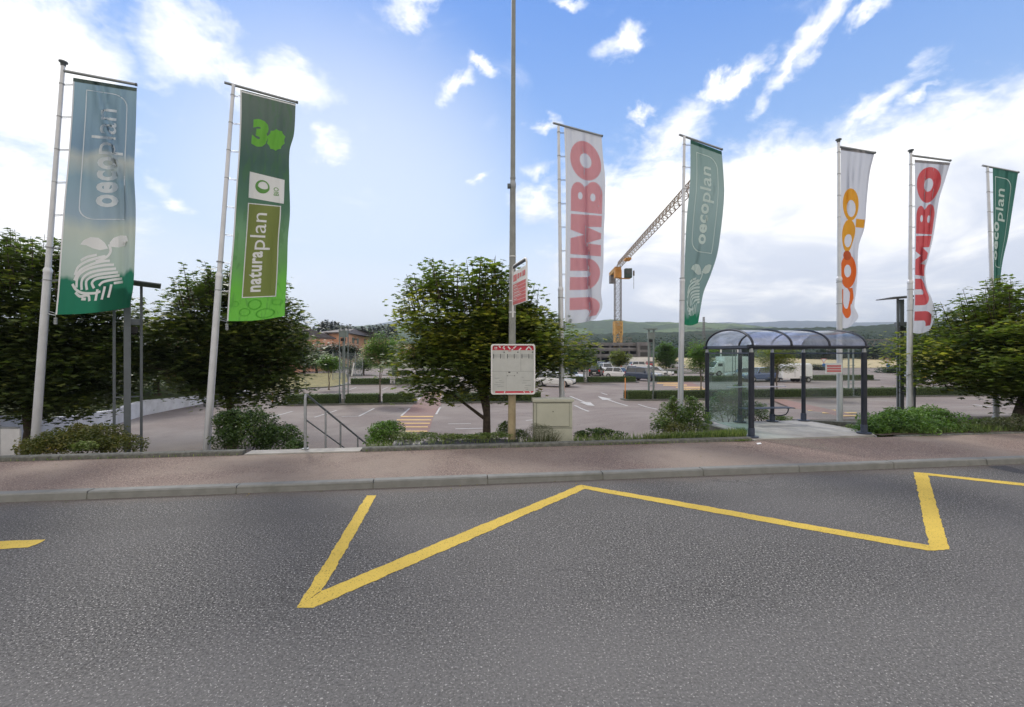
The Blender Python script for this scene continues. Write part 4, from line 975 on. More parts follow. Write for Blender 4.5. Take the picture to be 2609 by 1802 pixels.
def diag(x, z, L, a, w_): d = Vector((math.cos(R(a)), math.sin(R(a)))); n = Vector((-d.y, d.x))*w_/2; c = Vector((x, z)); p, q_ = c-d*L/2, c+d*L/2; return [tuple(p-n), tuple(q_-n), tuple(q_+n), tuple(p+n)], [(0, 1, 2, 3)]
zt_ = z1-.058
for sp_ in [diag(x0+.18, zt_+.025, .06, -45, .03), diag(x0+.275, zt_+.015, .06, 55, .03), diag(x0+.285, zt_-.015, .06, -45, .03), diag(x0+.41, zt_+.0, .09, -48, .032), diag(x0+.55, zt_+.015, .09, 42, .030), diag(x0+.49, zt_-.044, .04, 45, .03),
        diag(x0+.68, zt_-.03, .08, 45, .03), diag(x0+.86, zt_-.01, .11, 50, .030), diag(x0+.93, zt_-.01, .10, -50, .030)]: flat_on('header_stripe', [sp_], M['white'], hd, o, ux, -.009)
ft = flat_on('footer', [rc(x0+.07, z0, x1, z0+.045)], M['red'], T, o, ux, -.006)
flat_on('footer_stripe', [diag(x0+.30, z0+.024, .04, 45, .025), diag(x0+.78, z0+.024, .04, -45, .02), diag(x0+.93, z0+.024, .04, -40, .025)], M['white'], ft, o, ux, -.009)
X3 = (x1-x0)/3; zm = z0+.53
flat_on('divider', [rc(x0, zm-.003, x1, zm+.003), rc(x0+X3-.002, z0+.05, x0+X3+.002, zm-.003), rc(x0+2*X3+.02-.003, zm+.003, x0+2*X3+.02+.003, z1-.12)], M['inkl'], T, o, ux, -.006)
its = []; itl = []
for c_ in range(3):
    a = x0+c_*X3+.02+(.02 if c_ == 2 else 0); zz = z1-.13
    its += [rc(a+.255, zz-.05, a+.28, zz-.02)]
    for xx in (0.0, .17): its += [rc(a+xx, zz-.19, a+xx+.016, zz-.08)]
    for col_ in range(9):
        xx = a+.022+col_*.03
        if abs(xx-a-.17) < .012: continue
        for k in range(7 if col_ > 6 else 5): itl += [rc(xx, zz-.095-k*.016, xx+.018, zz-.089-k*.016)]
a = x0+X3; its += [rc(a+.05, zm-.035, a+.10, zm-.008), rc(a+.26, zm-.05, a+.28, zm-.025), rc(a+.02, zm-.12, a+.032, zm-.09), rc(a+.20, zm-.12, a+.212, zm-.09)]
for k in range(3): itl += [rc(a+.05+k*.05, zm-.11, a+.08+k*.05, zm-.10)]
for (xx, zz, ww) in ((.05, .36, .12), (.16, .30, .08), (.08, .26, .2), (.05, .2, .15), (.12, .16, .16), (.72, .38, .05), (.75, .30, .18), (.72, .24, .12), (.80, .18, .15), (.78, .12, .10), (.82, .08, .06)): itl += [rc(x0+xx, z0+zz, x0+xx+ww, z0+zz+.008)]
flat_on('timetable_print', its, M['inkd'], T, o, ux, -.0075); flat_on('timetable_print', itl, M['inkl'], T, o, ux, -.0075)
flat_on('line_badge', [rc(x0+X3+.05, z1-.145, x0+X3+.12, z1-.128)], M['redl'], T, o, ux, -.0075)
mb = MB()
for dz_ in (-.35, .35): mb.box(o+Vector((0, .09, dz_)), (.05, .16, .05))
mb.build('bracket', M['steel'], T)
# blade sign of the stop
A = W(1306.5, 735, 11.36); B = W(1342, 716.5, 10.3); ux = Vector((B.x-A.x, B.y-A.y, 0)); wS = ux.length; ux.normalize(); o = Vector((A.x, A.y, 3.86))
T = thing('bus_stop_sign', o, 'red and white bus stop name plate in a white frame, high on the lamp post', 'sign')
hS = .98; zT, zB = hS/2, -hS/2
flat_on('plate', [rc(.02, zB, wS-.02, zT-.16)], M['white'], T, o, ux, .0); flat_on('plate_back', [rc(.02, zB, wS-.02, zT-.16)], M['white'], T, o, ux, .012)
mb = MB(); P0 = o+ux*.0; 
mb.tube([P0+Vector((0, 0, zB-.28)), P0+Vector((0, 0, zT-.10)), P0+ux*.03+Vector((0, 0, zT-.03)), P0+ux*.10+Vector((0, 0, zT)), P0+ux*(wS-.10)+Vector((0, 0, zT)), P0+ux*(wS-.03)+Vector((0, 0, zT-.03)), P0+ux*wS+Vector((0, 0, zT-.10)), P0+ux*wS+Vector((0, 0, zB))], .022, 8)
mb.build('frame', M['white'], T)
mb = MB(); mb.bar(P0+ux*.06+Vector((0, 0, zT-.045)), P0+ux*(wS-.06)+Vector((0, 0, zT-.045)), .03, .045); mb.build('top_bar', M['black'], T)
k = -.004
flat_on('red_field', [rc(.03, zB+.02, wS-.03, zB+.52)], M['redl'], T, o, ux, k)
L_ = []
for i in range(6): L_.append(rc(.03, zB+.10+i*.082, wS-.03, zB+.108+i*.082))
for i in range(5): L_.append(rc(.10, zB+.13+i*.082, .10+.25+.11*((i*7) % 4), zB+.148+i*.082))
flat_on('line_print', L_, M['white'], T, o, ux, -.008)
flat_on('name_print', [rc(.06, zT-.40, .34, zT-.24), rc(.40, zT-.37, .55, zT-.25), rc(.60, zT-.36, .72, zT-.26), rc(.78, zT-.37, wS-.1, zT-.25)], M['redl'], T, o, ux, k)
flat_on('name_mark', [diag(.20, zT-.32, .12, 40, .02), diag(.47, zT-.31, .09, -45, .02), diag(.85, zT-.31, .1, 50, .02), rc(.06, zT-.455, .45, zT-.44)], M['sheet'], T, o, ux, -.008)
mb = MB()
for z in (-.25, .25): mb.bar(Vector((lb.x, Yl, o.z+z)), o+Vector((0, 0, z)), .025)
mb.build('bracket', M['steel'], T)
# cable cabinet
c = W(1407, 1040, 11.35); zc = .12
T = thing('cable_cabinet', (c.x, 11.35, zc), 'beige concrete cable cabinet with a metal door, behind the kerb', 'utility box')
hz = W(0, 1017, 11.15).z; mb = MB(); mb.box((c.x, 11.35, (zc-.25+hz-.08)/2), (.93, .40, hz-.08-zc+.25), rz=R(2)); bd = mb.build('housing', M['cabinet'], T, bevel=.008)
mb = MB(); mb.box((c.x, 11.345, hz-.035), (1.0, .47, .07), rz=R(2)); mb.build('lid', M['cabinet'], T, bevel=.012)
mb = MB(); mb.box((c.x+.0, 11.144, hz-.38), (.80, .010, .57), rz=R(2)); mb.build('door_gap', M['cabg'], T)
mb = MB(); mb.box((c.x+.0, 11.136, hz-.38), (.782, .016, .552), rz=R(2)); dr = mb.build('door', M['cabinet'], T, bevel=.003)
mb = MB(); mb.tube([(c.x, 11.12, hz-.30), (c.x, 11.13, hz-.30)], .016, 10); mb.build('lock', M['cabg'], dr)
mb = MB(); mb.box((c.x, 11.146, hz-.70), (.925, .006, .012), rz=R(2)); mb.build('plinth_joint', M['cabg'], T)
# handrail
b0 = Vector((-4.468, 9.96, .135)); dirr = Vector((.36, 3.03, 0)); zr = lambda d: 1.335-.555*d
pr = lambda d, dz=0: b0+dirr*(d/3.03)+Vector((0, 0, zr(d)+dz-b0.z))
T = thing('handrail', b0, 'grey tubular steel handrail with dark sloping rails beside the steps', 'handrail')
mb = MB(); mb.tube([b0, Vector((b0.x, b0.y, 1.22)), b0+Vector((.0, .02, 1.17)), pr(.09, -.0)], [.030, .030, .030, .026], 12); mb.build('post', M['steel'], T)
for d in (.84, 1.55, 2.50):
    mb = MB(); p = pr(d); mb.tube([p, p-Vector((0, 0, 1.28))], .022, 10); mb.build('post', M['steel'], T)
mb = MB(); mb.tube([pr(.07), pr(3.03), pr(3.1, -.12)], .023, 10); mb.build('top_rail', M['darkst'], T)
mb = MB(); mb.tube([pr(.02, -.56), pr(2.9, -.56)], .016, 8); mb.build('lower_rail', M['darkst'], T)
mb = MB(); mb.tube([b0, b0+Vector((0, 0, .015))], .075, 14); mb.build('base_plate', M['steel'], T)
# ------------------------------------------------------------------ bus shelter
T = thing('bus_shelter', sh(.5, .5), 'open bus shelter with dark navy posts and a curved translucent roof', 'bus shelter')
ZE = 2.37
backu = [0, .333, .667, 1.]
for u, v in [(0, 0), (1, 0)]+[(b, 1) for b in backu]:
    p = sh(u, v); mb = MB(); mb.tube([p, Vector((p.x, p.y, ZE-.14))], .067 if v == 0 else .058, 14)
    po = mb.build('post', M['navy'], T)
    mb = MB(); mb.tube([p+Vector((0, 0, .002)), p+Vector((0, 0, .02))], .17, 16); mb.build('base_plate', M['navyl'], po)
    mb = MB(); mb.tube([p, p+Vector((0, 0, .22))], .078, 14); mb.build('sleeve', M['navyl'], po)
    mb = MB(); mb.tube([Vector((p.x, p.y, ZE-.15)), Vector((p.x, p.y, ZE-.04))], [.05, .035], 10); mb.build('post_head', M['steel'], po)
for v in (0, 1):
    mb = MB(); mb.tube([sh(-.03, v, ZE), sh(1.035, v, ZE)], .05, 12); mb.build('eaves_beam', M['navy'], T)
for u in (0, 1):
    mb = MB(); mb.bar(sh(u, 0, ZE), sh(u, 1, ZE), .05, .07); mb.build('end_beam', M['navyl'], T)
def arc(u, f, r=.44): a = math.pi*f; v = .5-.53*math.cos(a); return sh(u, v, ZE+.03+r*math.sin(a))
for u in backu:
    mb = MB(); mb.tube([arc(u, i/16) for i in range(17)], .030, 8); mb.build('arch', M['navy'], T)
for i in range(3):
    mb = MB(); a, b = backu[i]+.008, backu[i+1]-.008
    vs = []; 
    for k in range(17): vs += [arc(a, k/16, .435), arc(b, k/16, .435)]
    mb.add(vs, [(2*k, 2*k+2, 2*k+3, 2*k+1) for k in range(16)], True); mb.build('roof_panel', M['roofg'], T)
for u in (0.0, 1.0):
    mb = MB(); vs = [arc(u, k/16, .42) for k in range(17)]; mb.add(vs, [tuple(range(17))]); mb.build('end_pane', M['glass'], T)
def pane(name, a, b, z0_, z1_, m_): mb = MB(); mb.add([Vector((a.x, a.y, z0_)), Vector((b.x, b.y, z0_)), Vector((b.x, b.y, z1_)), Vector((a.x, a.y, z1_))], [(0, 1, 2, 3)]); return mb.build(name, m_, T)
pane('side_glass', sh(0, .05), sh(0, .95), .24, 2.19, M['gglass'])
pane('side_glass', sh(1, .05), sh(1, .95), .30, 2.19, M['glass'])
pane('back_glass', sh(.03, 1), sh(.31, 1), .30, 2.19, M['glass']); pane('back_glass', sh(.36, 1), sh(.64, 1), .30, 2.19, M['glass'])
for a, b in ((sh(0, .04), sh(0, .96)), (sh(1, .04), sh(1, .96)), (sh(.69, 1), sh(.98, 1))):
    mb = MB(); mb.bar(Vector((a.x, a.y, 2.21)), Vector((b.x, b.y, 2.21)), .03, .035); mb.build('glass_rail', M['navyl'], T)
mb = MB(); mb.box((sh(.47, .93, 1.21)), (1.95, .07, .03), rz=math.atan2(.53, 3.18)); lr = mb.build('leaning_rail', M['wood'], T, bevel=.006)
mb = MB(); mb.bar(sh(.333, .93, 1.2), sh(.333, 1, 1.2), .03); mb.bar(sh(.667, .93, 1.2), sh(.667, 1, 1.2), .03); mb.build('bracket', M['navy'], lr)
mb = MB()
for k in range(6): mb.bar(sh(.28, .78+k*.028, .60), sh(.79, .78+k*.028, .60), .035, .018)
be = mb.build('seat', M['navyl'], T)
for u in (.34, .73):
    mb = MB(); uu = .333 if u < .5 else .667
    mb.tube([sh(u, .79, .585), sh(u, .80, .50), sh(u, .84, .40), sh(u*.5+uu*.5, .90, .34), sh(uu, .97, .33)], .017, 8); mb.bar(sh(u, .78, .585), sh(u, .95, .585), .025); mb.build('seat_bracket', M['navy'], be)
# small notice on the fifth flagpole
a, b = W(2103, 938.5, 14.50), W(2146, 938.5, 14.50); w_ = b.x-a.x; o = (a+b)/2
T = thing('notice_plate', o, 'small white notice with faded pink-red lines on the flagpole behind the shelter', 'sign')
mb = MB(); mb.box(o, (w_, .012, .325)); mb.build('plate', M['white'], T, bevel=.004)
flat_on('print', [rc(-w_*.42, .04, w_*.42, .10), rc(-w_*.42, -.04, w_*.42, .02), rc(-w_*.42, -.12, w_*.42, -.06)], M['redl'], T, o, Vector((1, 0, 0)), -.009)
mb = MB(); mb.box(o+Vector((0, .06, 0)), (.14, .10, .05)); mb.build('clamp', M['steel'], T)

# ------------------------------------------------------------------ light towers of the car park
def light_tower(label, X, Y, zb_, H, rz, k=1.):
    T = thing('light_tower', (X, Y, zb_), label, 'lamp', 'light towers of the car park')
    m = Matrix.Rotation(rz, 3, 'Z'); q_ = lambda x, y, z: Vector((X, Y, zb_))+m @ Vector((x*k, y*k, z))
    for x, y, wd in ((-.30, -.12, .06), (.0, .14, .14), (.29, -.12, .06)):
        mb = MB(); mb.box(q_(x, y, H/2-.03), (wd, wd*.8, H-.06), rz=rz); mb.build('post', M['darkst'], T)
    mb = MB()
    c = q_(-.14, 0, H); ax = (m @ Vector((.995, 0, .07)), m @ Vector((0, 1, .0)), m @ Vector((-.07, 0, .995)))
    mb.box(c, (1.12, .95, .035), ax=ax); mb.build('roof_plate', M['darkst'], T, bevel=.008)
    mb = MB(); mb.box(q_(-.13, -.02, H-1.02), (.26, .30, .16), rz=rz); mb.build('lamp_housing', M['darkst'], T, bevel=.01)
    mb = MB(); mb.box(q_(-.12, -.02, H-1.22), (.20, .24, .16), rz=rz); mb.tube([q_(-.12, -.02, H-1.3), q_(-.12, -.02, H-1.34)], .07, 10); mb.build('floodlight', M['black'], T, bevel=.01)
    for z in (.95, 1.15, 2.2): 
        mb = MB(); mb.bar(q_(-.30, -.12, z), q_(0, .12, z), .03); mb.bar(q_(.29, -.12, z), q_(0, .12, z), .03); mb.build('rung', M['darkst'], T)
    return T
X, Y = (325-CX)/F_*11.9, 11.9; t1 = light_tower('dark steel light tower standing among the leaves of the left maple', X, Y, zbank(X, Y)-.02, HC+(CY-718)/F_*Y-zbank(X, Y), R(218), .92)
X, Y = (2303-CX)/F_*17.6, 17.6; zz = zlot(X, Y); light_tower('dark steel light tower behind the bright green shrub, right of the shelter', X, Y, zz-.02, HC+(CY-757)/F_*Y-zz, R(-6))
def far_tower(label, X, Y, z0, H):
    T = thing('light_tower', (X, Y, z0), label, 'lamp', 'light towers of the car park')
    for x, y in ((-.24, -.12), (-.10, .14), (.10, -.14), (.24, .12)):
        mb = MB(); mb.box((X+x, Y+y, z0+H/2), (.055, .055, H)); mb.build('post', M['farst'], T)
    mb = MB(); mb.box((X, Y, z0+H+.02), (.75, .6, .04)); mb.box((X-.05, Y, z0+H+.10), (1.0, .06, .05)); mb.build('roof_plate', M['farst'], T)
    mb = MB(); mb.box((X, Y, z0+H-.42), (.50, .26, .45)); mb.build('lamp_housing', M['farst'], T, bevel=.01)
    mb = MB(); mb.box((X-.03, Y-.02, z0+H-.80), (.26, .24, .20)); mb.build('floodlight', M['black'], T, bevel=.01)
    for z in (1.0, 1.25, 2.4):
        mb = MB(); mb.box((X, Y, z0+z), (.5, .2, .03)); mb.build('rung', M['farst'], T)
    mb = MB(); mb.box((X, Y, z0+.18), (.22, .22, .36)); mb.build('footing', M['concrete'], T)
    return T
lbs = {876: 'far light tower between the hedges of the near row, left of the footpath', 1659: 'far light tower at the left part of the near right hedge', 2168: 'far light tower seen through the right side of the shelter',
       1000: 'far light tower in the second hedge row on the left', 1492: 'far light tower in the second hedge row, left of the crane', 1870: 'far light tower in the second hedge row, seen through the shelter glass'}
proto = None
for px, Y0, h in ((876, 31.6, 5.0), (1659, 31.6, 5.05), (2168, 31.6, 4.9), (1000, 51, 5.0), (1492, 51, 5.0), (1870, 51, 5.0)):
    X, Y = rowpt(px, Y0); zz = zlot(X, Y)
    if proto is None: proto = far_tower(lbs[px], X, Y, zz, h)
    else: c_ = copy_tree(proto); c_.location = (X, Y, zz); c_['label'] = lbs[px]
# ------------------------------------------------------------------ hedges
def hedge(label, xa, xb, Y0, h=.62, wd=.9, n=2600, seed=1, kerb=True, ls=.075):
    A = Vector((*rowpt(xa, Y0), 0)); B = Vector((*rowpt(xb, Y0), 0)); c = (A+B)/2; L = (B-A).length; z = zlot(c.x, c.y)
    T = thing('hedge', (c.x, c.y, z), label, 'hedge', 'clipped hedges of the car park')
    g = np.random.default_rng(seed); rr = random.Random(seed); mb = MB(); nx = max(3, int(L/.7)); u = (B-A).normalized(); nn = Vector((-u.y, u.x, 0))
    prof = [(-.47, 0), (-.5, .5), (-.47, .94), (-.40, 1.0), (.40, 1.0), (.47, .94), (.5, .5), (.47, 0)]
    vs = []
    for i in range(nx+1):
        p = A+u*L*i/nx
        for a, b in prof: vs.append(p+nn*(a*wd*.93+rr.uniform(-.02, .02))+Vector((0, 0, z+.05+b*(h-.06)+rr.uniform(-.012, .012)*(b > .5))))
    k = 8; mb.add(vs, [(i*k+j, i*k+j+1, (i+1)*k+j+1, (i+1)*k+j) for i in range(nx) for j in range(k-1)]+[tuple(range(k)), tuple(range(nx*k, nx*k+k))]); mb.build('branches', M['hedgec'], T)
    face = g.random(n); s = g.random(n)*L; C = np.zeros((n, 3)); N_ = np.zeros((n, 3)); un = np.array(u); nv = np.array(nn); a0 = np.array(A)
    for i in range(n):
        f = face[i]
        if f < .62: off, zz, nr = -wd/2*.98, g.random()*h, -nv
        elif f < .95: off, zz, nr = (g.random()-.5)*wd, h*.98, np.array([0, 0, 1.])
        elif f < .975: off, zz, nr = (g.random()-.5)*wd, g.random()*h, -un; s[i] = 0
        else: off, zz, nr = (g.random()-.5)*wd, g.random()*h, un; s[i] = L
        C[i] = a0+un*s[i]+nv*off+np.array([0, 0, z+.06+zz*.97])+nr*g.uniform(-.02, .035); N_[i] = nr
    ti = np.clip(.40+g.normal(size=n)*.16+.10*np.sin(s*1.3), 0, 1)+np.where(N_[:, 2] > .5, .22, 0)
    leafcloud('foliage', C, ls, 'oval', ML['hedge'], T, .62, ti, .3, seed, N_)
    return T
def island(xa, xb, Y0, wd=1.35):
    A = Vector((*rowpt(xa, Y0), 0)); B = Vector((*rowpt(xb, Y0), 0)); c = (A+B)/2; z = zlot(c.x, c.y); mb = MB(); u = (B-A).normalized(); nn = Vector((-u.y, u.x, 0))
    h = wd/2; L = (B-A).length; pts = [(0, -h*.5), (.3, -h), (L-.3, -h), (L, -h*.5), (L, h*.5), (L-.3, h), (.3, h), (0, h*.5)]
    mb.prism([tuple((A+u*x+nn*y).xy) for x, y in pts], z-.1, z+.09); structure(mb.build('traffic_island', M['kerb2'], loc=(0, 0, 0)))
R1, R2, R3 = 31.6, 51., 72.
island(690, 1062, R1); island(1123, 1385, R1); island(1585, 2600, R1); island(884, 1180, R2); island(1440, 1625, R2); island(1662, 2235, R2); island(975, 1320, R3); island(1500, 1560, R3); island(1660, 2050, R3)
H_ = [('hedge of the near row, longest block left of the light tower', 733, 866, R1, 4000), ('hedge of the near row between light tower and young tree', 884, 966, R1, 2600), ('short hedge block of the near row beside the red footpath', 977, 1056, R1, 2400),
      ('near row hedge hidden behind the maple beside the lamp post', 1131, 1375, R1, 3600), ('near row hedge block just right of the driving lane', 1594, 1654, R1, 2200), ('long near row hedge running behind the bus shelter', 1665, 2160, R1, 9000), ('near row hedge block right of the shelter', 2178, 2590, R1, 9000),
      ('second row hedge under the pale young trees on the left', 896, 992, R2, 2200), ('second row hedge right of the twin posts, left part', 1009, 1170, R2, 2600), ('second row hedge in front of the white parked car', 1447, 1484, R2, 1200), ('second row hedge below the crane', 1497, 1616, R2, 2400),
      ('second row hedge left of the shelter', 1672, 1788, R2, 2400), ('second row hedge seen through the shelter glass', 1800, 1915, R2, 2000), ('second row hedge right of the horse trailer', 2066, 2218, R2, 2600),
      ('third row hedge behind the young trees on the left', 990, 1045, R3, 900), ('third row hedge below the dark green tree', 1667, 1735, R3, 900), ('third row hedge left of the twin trees', 1510, 1552, R3, 700), ('third row hedge beyond the maple', 1060, 1300, R3, 1500)]
for i, (lb_, a, b, Y0, n) in enumerate(H_): hedge(lb_, a, b, Y0, .62 if Y0 < 60 else .7, .9, n, i+3, ls=.075 if Y0 < 40 else .12)

# ------------------------------------------------------------------ trees
GT = 'maples along the planting bed'
def ctr(px, py, Y): p = W(px, py, Y); return p
def bz(px, Y): X = (px-CX)/F_*Y; return Vector((X, Y, zbank(X, Y)))
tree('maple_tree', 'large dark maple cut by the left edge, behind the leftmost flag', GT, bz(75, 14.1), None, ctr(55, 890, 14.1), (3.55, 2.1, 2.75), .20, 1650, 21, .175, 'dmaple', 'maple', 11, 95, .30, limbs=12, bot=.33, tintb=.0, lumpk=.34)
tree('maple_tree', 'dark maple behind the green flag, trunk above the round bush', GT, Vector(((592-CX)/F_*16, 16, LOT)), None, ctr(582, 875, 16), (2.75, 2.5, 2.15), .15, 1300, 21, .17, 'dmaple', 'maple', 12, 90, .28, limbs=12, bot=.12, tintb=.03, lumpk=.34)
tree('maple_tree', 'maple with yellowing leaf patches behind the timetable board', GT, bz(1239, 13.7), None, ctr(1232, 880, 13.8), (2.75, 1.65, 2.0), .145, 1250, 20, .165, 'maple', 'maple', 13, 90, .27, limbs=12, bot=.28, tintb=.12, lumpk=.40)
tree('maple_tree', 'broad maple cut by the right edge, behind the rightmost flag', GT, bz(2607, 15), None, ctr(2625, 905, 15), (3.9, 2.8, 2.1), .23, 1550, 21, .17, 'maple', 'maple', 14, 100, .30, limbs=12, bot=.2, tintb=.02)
GY = 'young trees of the car park'
def ytree(label, px, py, rx, rz_, Y0, leaf, n=260, seed=1, ls=.13, shoots=10, tb=0., group=GY, name='young_tree', rt=.06):
    X, Y = rowpt(px, Y0); z = zlot(X, Y); c = W(px, py, Y)
    return tree(name, label, group, (X, Y, z+.05), None, c, (rx/F_*Y, rx/F_*Y*.9, rz_/F_*Y), rt, int(n*1.5), 18, ls*1.15, leaf, 'oval', seed, shoots, .20, 'barkl', limbs=6, tintb=tb)
ytree('pale young tree in the gap of the near left hedges', 968, 895, 46, 42, R1, 'young', 330, 21, .12)
ytree('pale young tree behind the left hedges, nearer the second row', 1012, 900, 36, 40, R2, 'young', 220, 22, .16)
ytree('young tree left of the pale ones, its trunk beside the grass mound', 838, 925, 30, 18, 44, 'young', 160, 23, .16)
ytree('young tree in the near right hedge, left of the shelter', 1785, 912, 34, 42, R1, 'young', 300, 24, .12)
ytree('leafy tree seen through the middle of the shelter', 1979, 912, 50, 36, R1, 'yyoung', 330, 25, .12)
ytree('small yellow-green tree at the foot of the crane', 1578, 914, 26, 20, 78, 'yyoung', 240, 26, .26, rt=.1)
ytree('dense green tree between crane and fourth flagpole', 1697, 908, 29, 32, 80, 'young', 420, 27, .28, 14, -.2, rt=.14)
ytree('dull green tree in the second row, left of the crane', 1487, 915, 32, 26, R2, 'shrub', 240, 28, .2, tb=.15)
ytree('small tree left of the dull green one, beside the third flagpole', 1455, 922, 20, 26, R2, 'shrub', 160, 29, .2, tb=.1)
GB = 'trees and shrubs beyond the car park'
def btree(label, px, py, rx, rz_, Y, leaf='dark', n=300, seed=1, ls=.4, tb=0., zb_=-1.1, name='broadleaf_tree'):
    c = W(px, py, Y); return tree(name, label, GB, (c.x, Y, zb_), None, c, (rx/F_*Y, rx/F_*Y*.9, rz_/F_*Y), .2, n, 13, ls, leaf, 'oval', seed, 0, .55, limbs=5, lumpk=.22, tintb=tb, hollow=.5)
btree('round dark tree below the left gable of the salmon block', 846, 893, 42, 22, 72, 'dark', 420, 31, .34)
btree('dark tree right of the far left light tower', 893, 895, 22, 22, 74, 'dark', 260, 32, .34)
btree('olive shrub at the left foot of the dark round tree', 806, 915, 34, 22, 66, 'shrub', 300, 33, .3)
btree('shrub mass right of the net fence', 925, 925, 24, 16, 70, 'shrub', 240, 34, .3, .15)
btree('dark tree in front of the salmon wing, left of the round one', 775, 905, 48, 36, 69, 'dark', 420, 45, .34)
btree('olive bush at the back of the grass mound', 850, 930, 34, 14, 67, 'shrub', 260, 46, .3)
btree('green shrub behind the retaining wall, right end', 610, 950, 60, 40, 42, 'shrub', 420, 35, .24, .05)
btree('leafy tree above the retaining wall', 500, 900, 95, 85, 33, 'shrub', 700, 36, .22, .0, -.4)
btree('leafy tree between the left light tower and the second flagpole', 400, 910, 90, 90, 28, 'shrub', 700, 37, .2, .0, -.4)
btree('shrub mass behind the left light tower', 270, 950, 120, 85, 25, 'shrub', 700, 38, .2, -.05, -.4)
btree('tall shrubs behind the big left maple', 120, 930, 130, 120, 24, 'dark', 700, 39, .22, .0, -.4)
btree('tree in front of the roofs, upper right of the second maple', 730, 880, 60, 45, 60, 'shrub', 400, 40, .3, .0, -.4)
btree('rounded shrub on the far traffic island through the shelter', 2085, 938, 22, 11, 92, 'dark', 200, 41, .35)
btree('rounded shrub on the far traffic island right of the shelter', 2296, 944, 52, 14, 78, 'dark', 420, 42, .35, .1)
for i, (px, py, rx, rz_, Y) in enumerate(((2060, 912, 30, 20, 165), (2110, 905, 34, 24, 160), (2165, 908, 34, 22, 170), (2225, 900, 36, 28, 160), (2290, 898, 40, 30, 165), (2350, 890, 44, 38, 170), (2010, 905, 26, 18, 175), (1890, 900, 30, 18, 180), (1830, 898, 30, 20, 185), (1745, 900, 30, 16, 180), (2440, 890, 60, 40, 150), (2560, 890, 60, 40, 150))):
    btree('tree of the dark row at the edge of the dry field, no. %d from the left'.replace(' no. %d from the left', ['leftmost but five', 'above the yield sign', 'behind the notice plate', 'right of the shelter roof', 'behind the right light tower', 'tall one beside the sixth pole', 'above the horse trailer', 'above the blue car', 'above the white van body', 'beside the fourth flagpole', 'left of the rightmost flag', 'behind the rightmost maple'][i]) % () if False else
          'dark tree at the edge of the dry field, ' + ['left of the yield sign', 'above the yield sign', 'behind the notice plate', 'right of the shelter roof', 'behind the right light tower', 'tall, beside the sixth flagpole', 'above the horse trailer', 'above the blue car', 'above the white truck', 'beside the fourth flagpole', 'left of the rightmost flag', 'behind the rightmost maple'][i],
          px, py, rx, rz_, Y, 'dark', 260, 50+i, .75, .0)
# conifer wood on the left horizon
g = np.random.default_rng(5); Cc = []; ti = []
for i in range(150):
    px = g.uniform(700, 1010); D = g.uniform(190, 260); top = 822+7*math.sin(px*.05)+(px-800)*.045+g.uniform(-5, 9); h = g.uniform(9, 16)
    p = W(px, top, D); n = 230
    f = g.random(n)**.7; a = g.uniform(0, 6.28, n); rad = (f*2.3+.12)*g.uniform(.5, 1, n)
    Cc.append(np.stack([p.x+rad*np.cos(a), p.y+rad*np.sin(a), p.z-f*h], 1)); ti.append(np.clip(.4+g.normal(size=n)*.2+g.uniform(-.2, .2), 0, 1))
leaf = leafcloud('conifer_wood', np.concatenate(Cc), 1.5, 'oval', ML['con'], None, .75, np.concatenate(ti), .3, 5)
tag(leaf, 'dark conifer wood on the rise behind the salmon block', 'wood', kind='stuff')
# dark wood on the near slope, a belt of crowns
Cc = []; ti = []
for i in range(420):
    px = g.uniform(1380, 2700); D = g.uniform(300, 420); top = np.interp(px, [1380, 1500, 1680, 1850, 2040, 2260, 2500, 2700], [872, 862, 862, 858, 862, 850, 850, 856])+g.uniform(-4, 14)
    p = W(px, top, D); n = 60; o_ = g.normal(size=(n, 3))*np.array([2.6, 2.6, 2.6])
    Cc.append(np.array(p)+o_-np.array([0, 0, 4])); ti.append(np.clip(.35+g.normal(size=n)*.15+g.uniform(-.25, .2), 0, 1))
leaf = leafcloud('far_wood', np.concatenate(Cc), 2.0, 'oval', ML['dark'], None, .7, np.concatenate(ti), .3, 6)
tag(leaf, 'dark belt of woodland at the foot of the hills', 'wood', kind='stuff')

# ------------------------------------------------------------------ shrubs of the planting bed
GS = 'shrubs of the planting bed'
def cP(px, py, Y): return tuple(W(px, py, Y))
bush('low_shrub', 'low spreading coppery-green shrub at the foot of the leftmost flagpole', GS, [(cP(180, 1128, 10.5), (.95, .55, .26), 3200), (cP(235, 1112, 10.7), (.75, .5, .30), 2600), (cP(110, 1138, 10.3), (.50, .4, .18), 1100), (cP(310, 1132, 10.6), (.52, .4, .20), 1100)], 'copper', .055, 'oval', 61, 16, tintb=.05)
bush('flowering_plant', 'yellow-green leafy plant in front of the coppery shrub', GS, [(cP(215, 1137, 10.05), (.26, .14, .10), 320)], 'weed', .07, 'oval', 62, 4, tintb=.3)
bush('round_shrub', 'dense round dark green bush left of the steps', GS, [(cP(628, 1096, 10.9), (.72, .6, .47), 5200), (cP(712, 1116, 10.8), (.52, .45, .32), 2200), (cP(590, 1066, 10.9), (.34, .3, .20), 1100), (cP(755, 1136, 10.4), (.25, .2, .11), 400)], 'box', .058, 'oval', 63, 18)
bush('shrub', 'small bright bush with flat sprays right of the steps', GS, [(cP(985, 1094, 11.0), (.40, .35, .20), 1500), (cP(965, 1118, 10.8), (.30, .25, .15), 700)], 'bright', .055, 'oval', 64, 8)
bush('flowering_plant', 'pale greenish flower heads beside the black foil', GS, [(cP(1030, 1114, 10.75), (.38, .25, .12), 800)], 'weed', .045, 'oval', 65, 8, tintb=.2)
leafcloud('flower_head', mound(cP(1032, 1108, 10.7), (.36, .2, .11), 260, 66), .035, 'oval', ML['flower'], bpy.data.objects.get('flowering_plant.001'), .8, None, .3, 66)
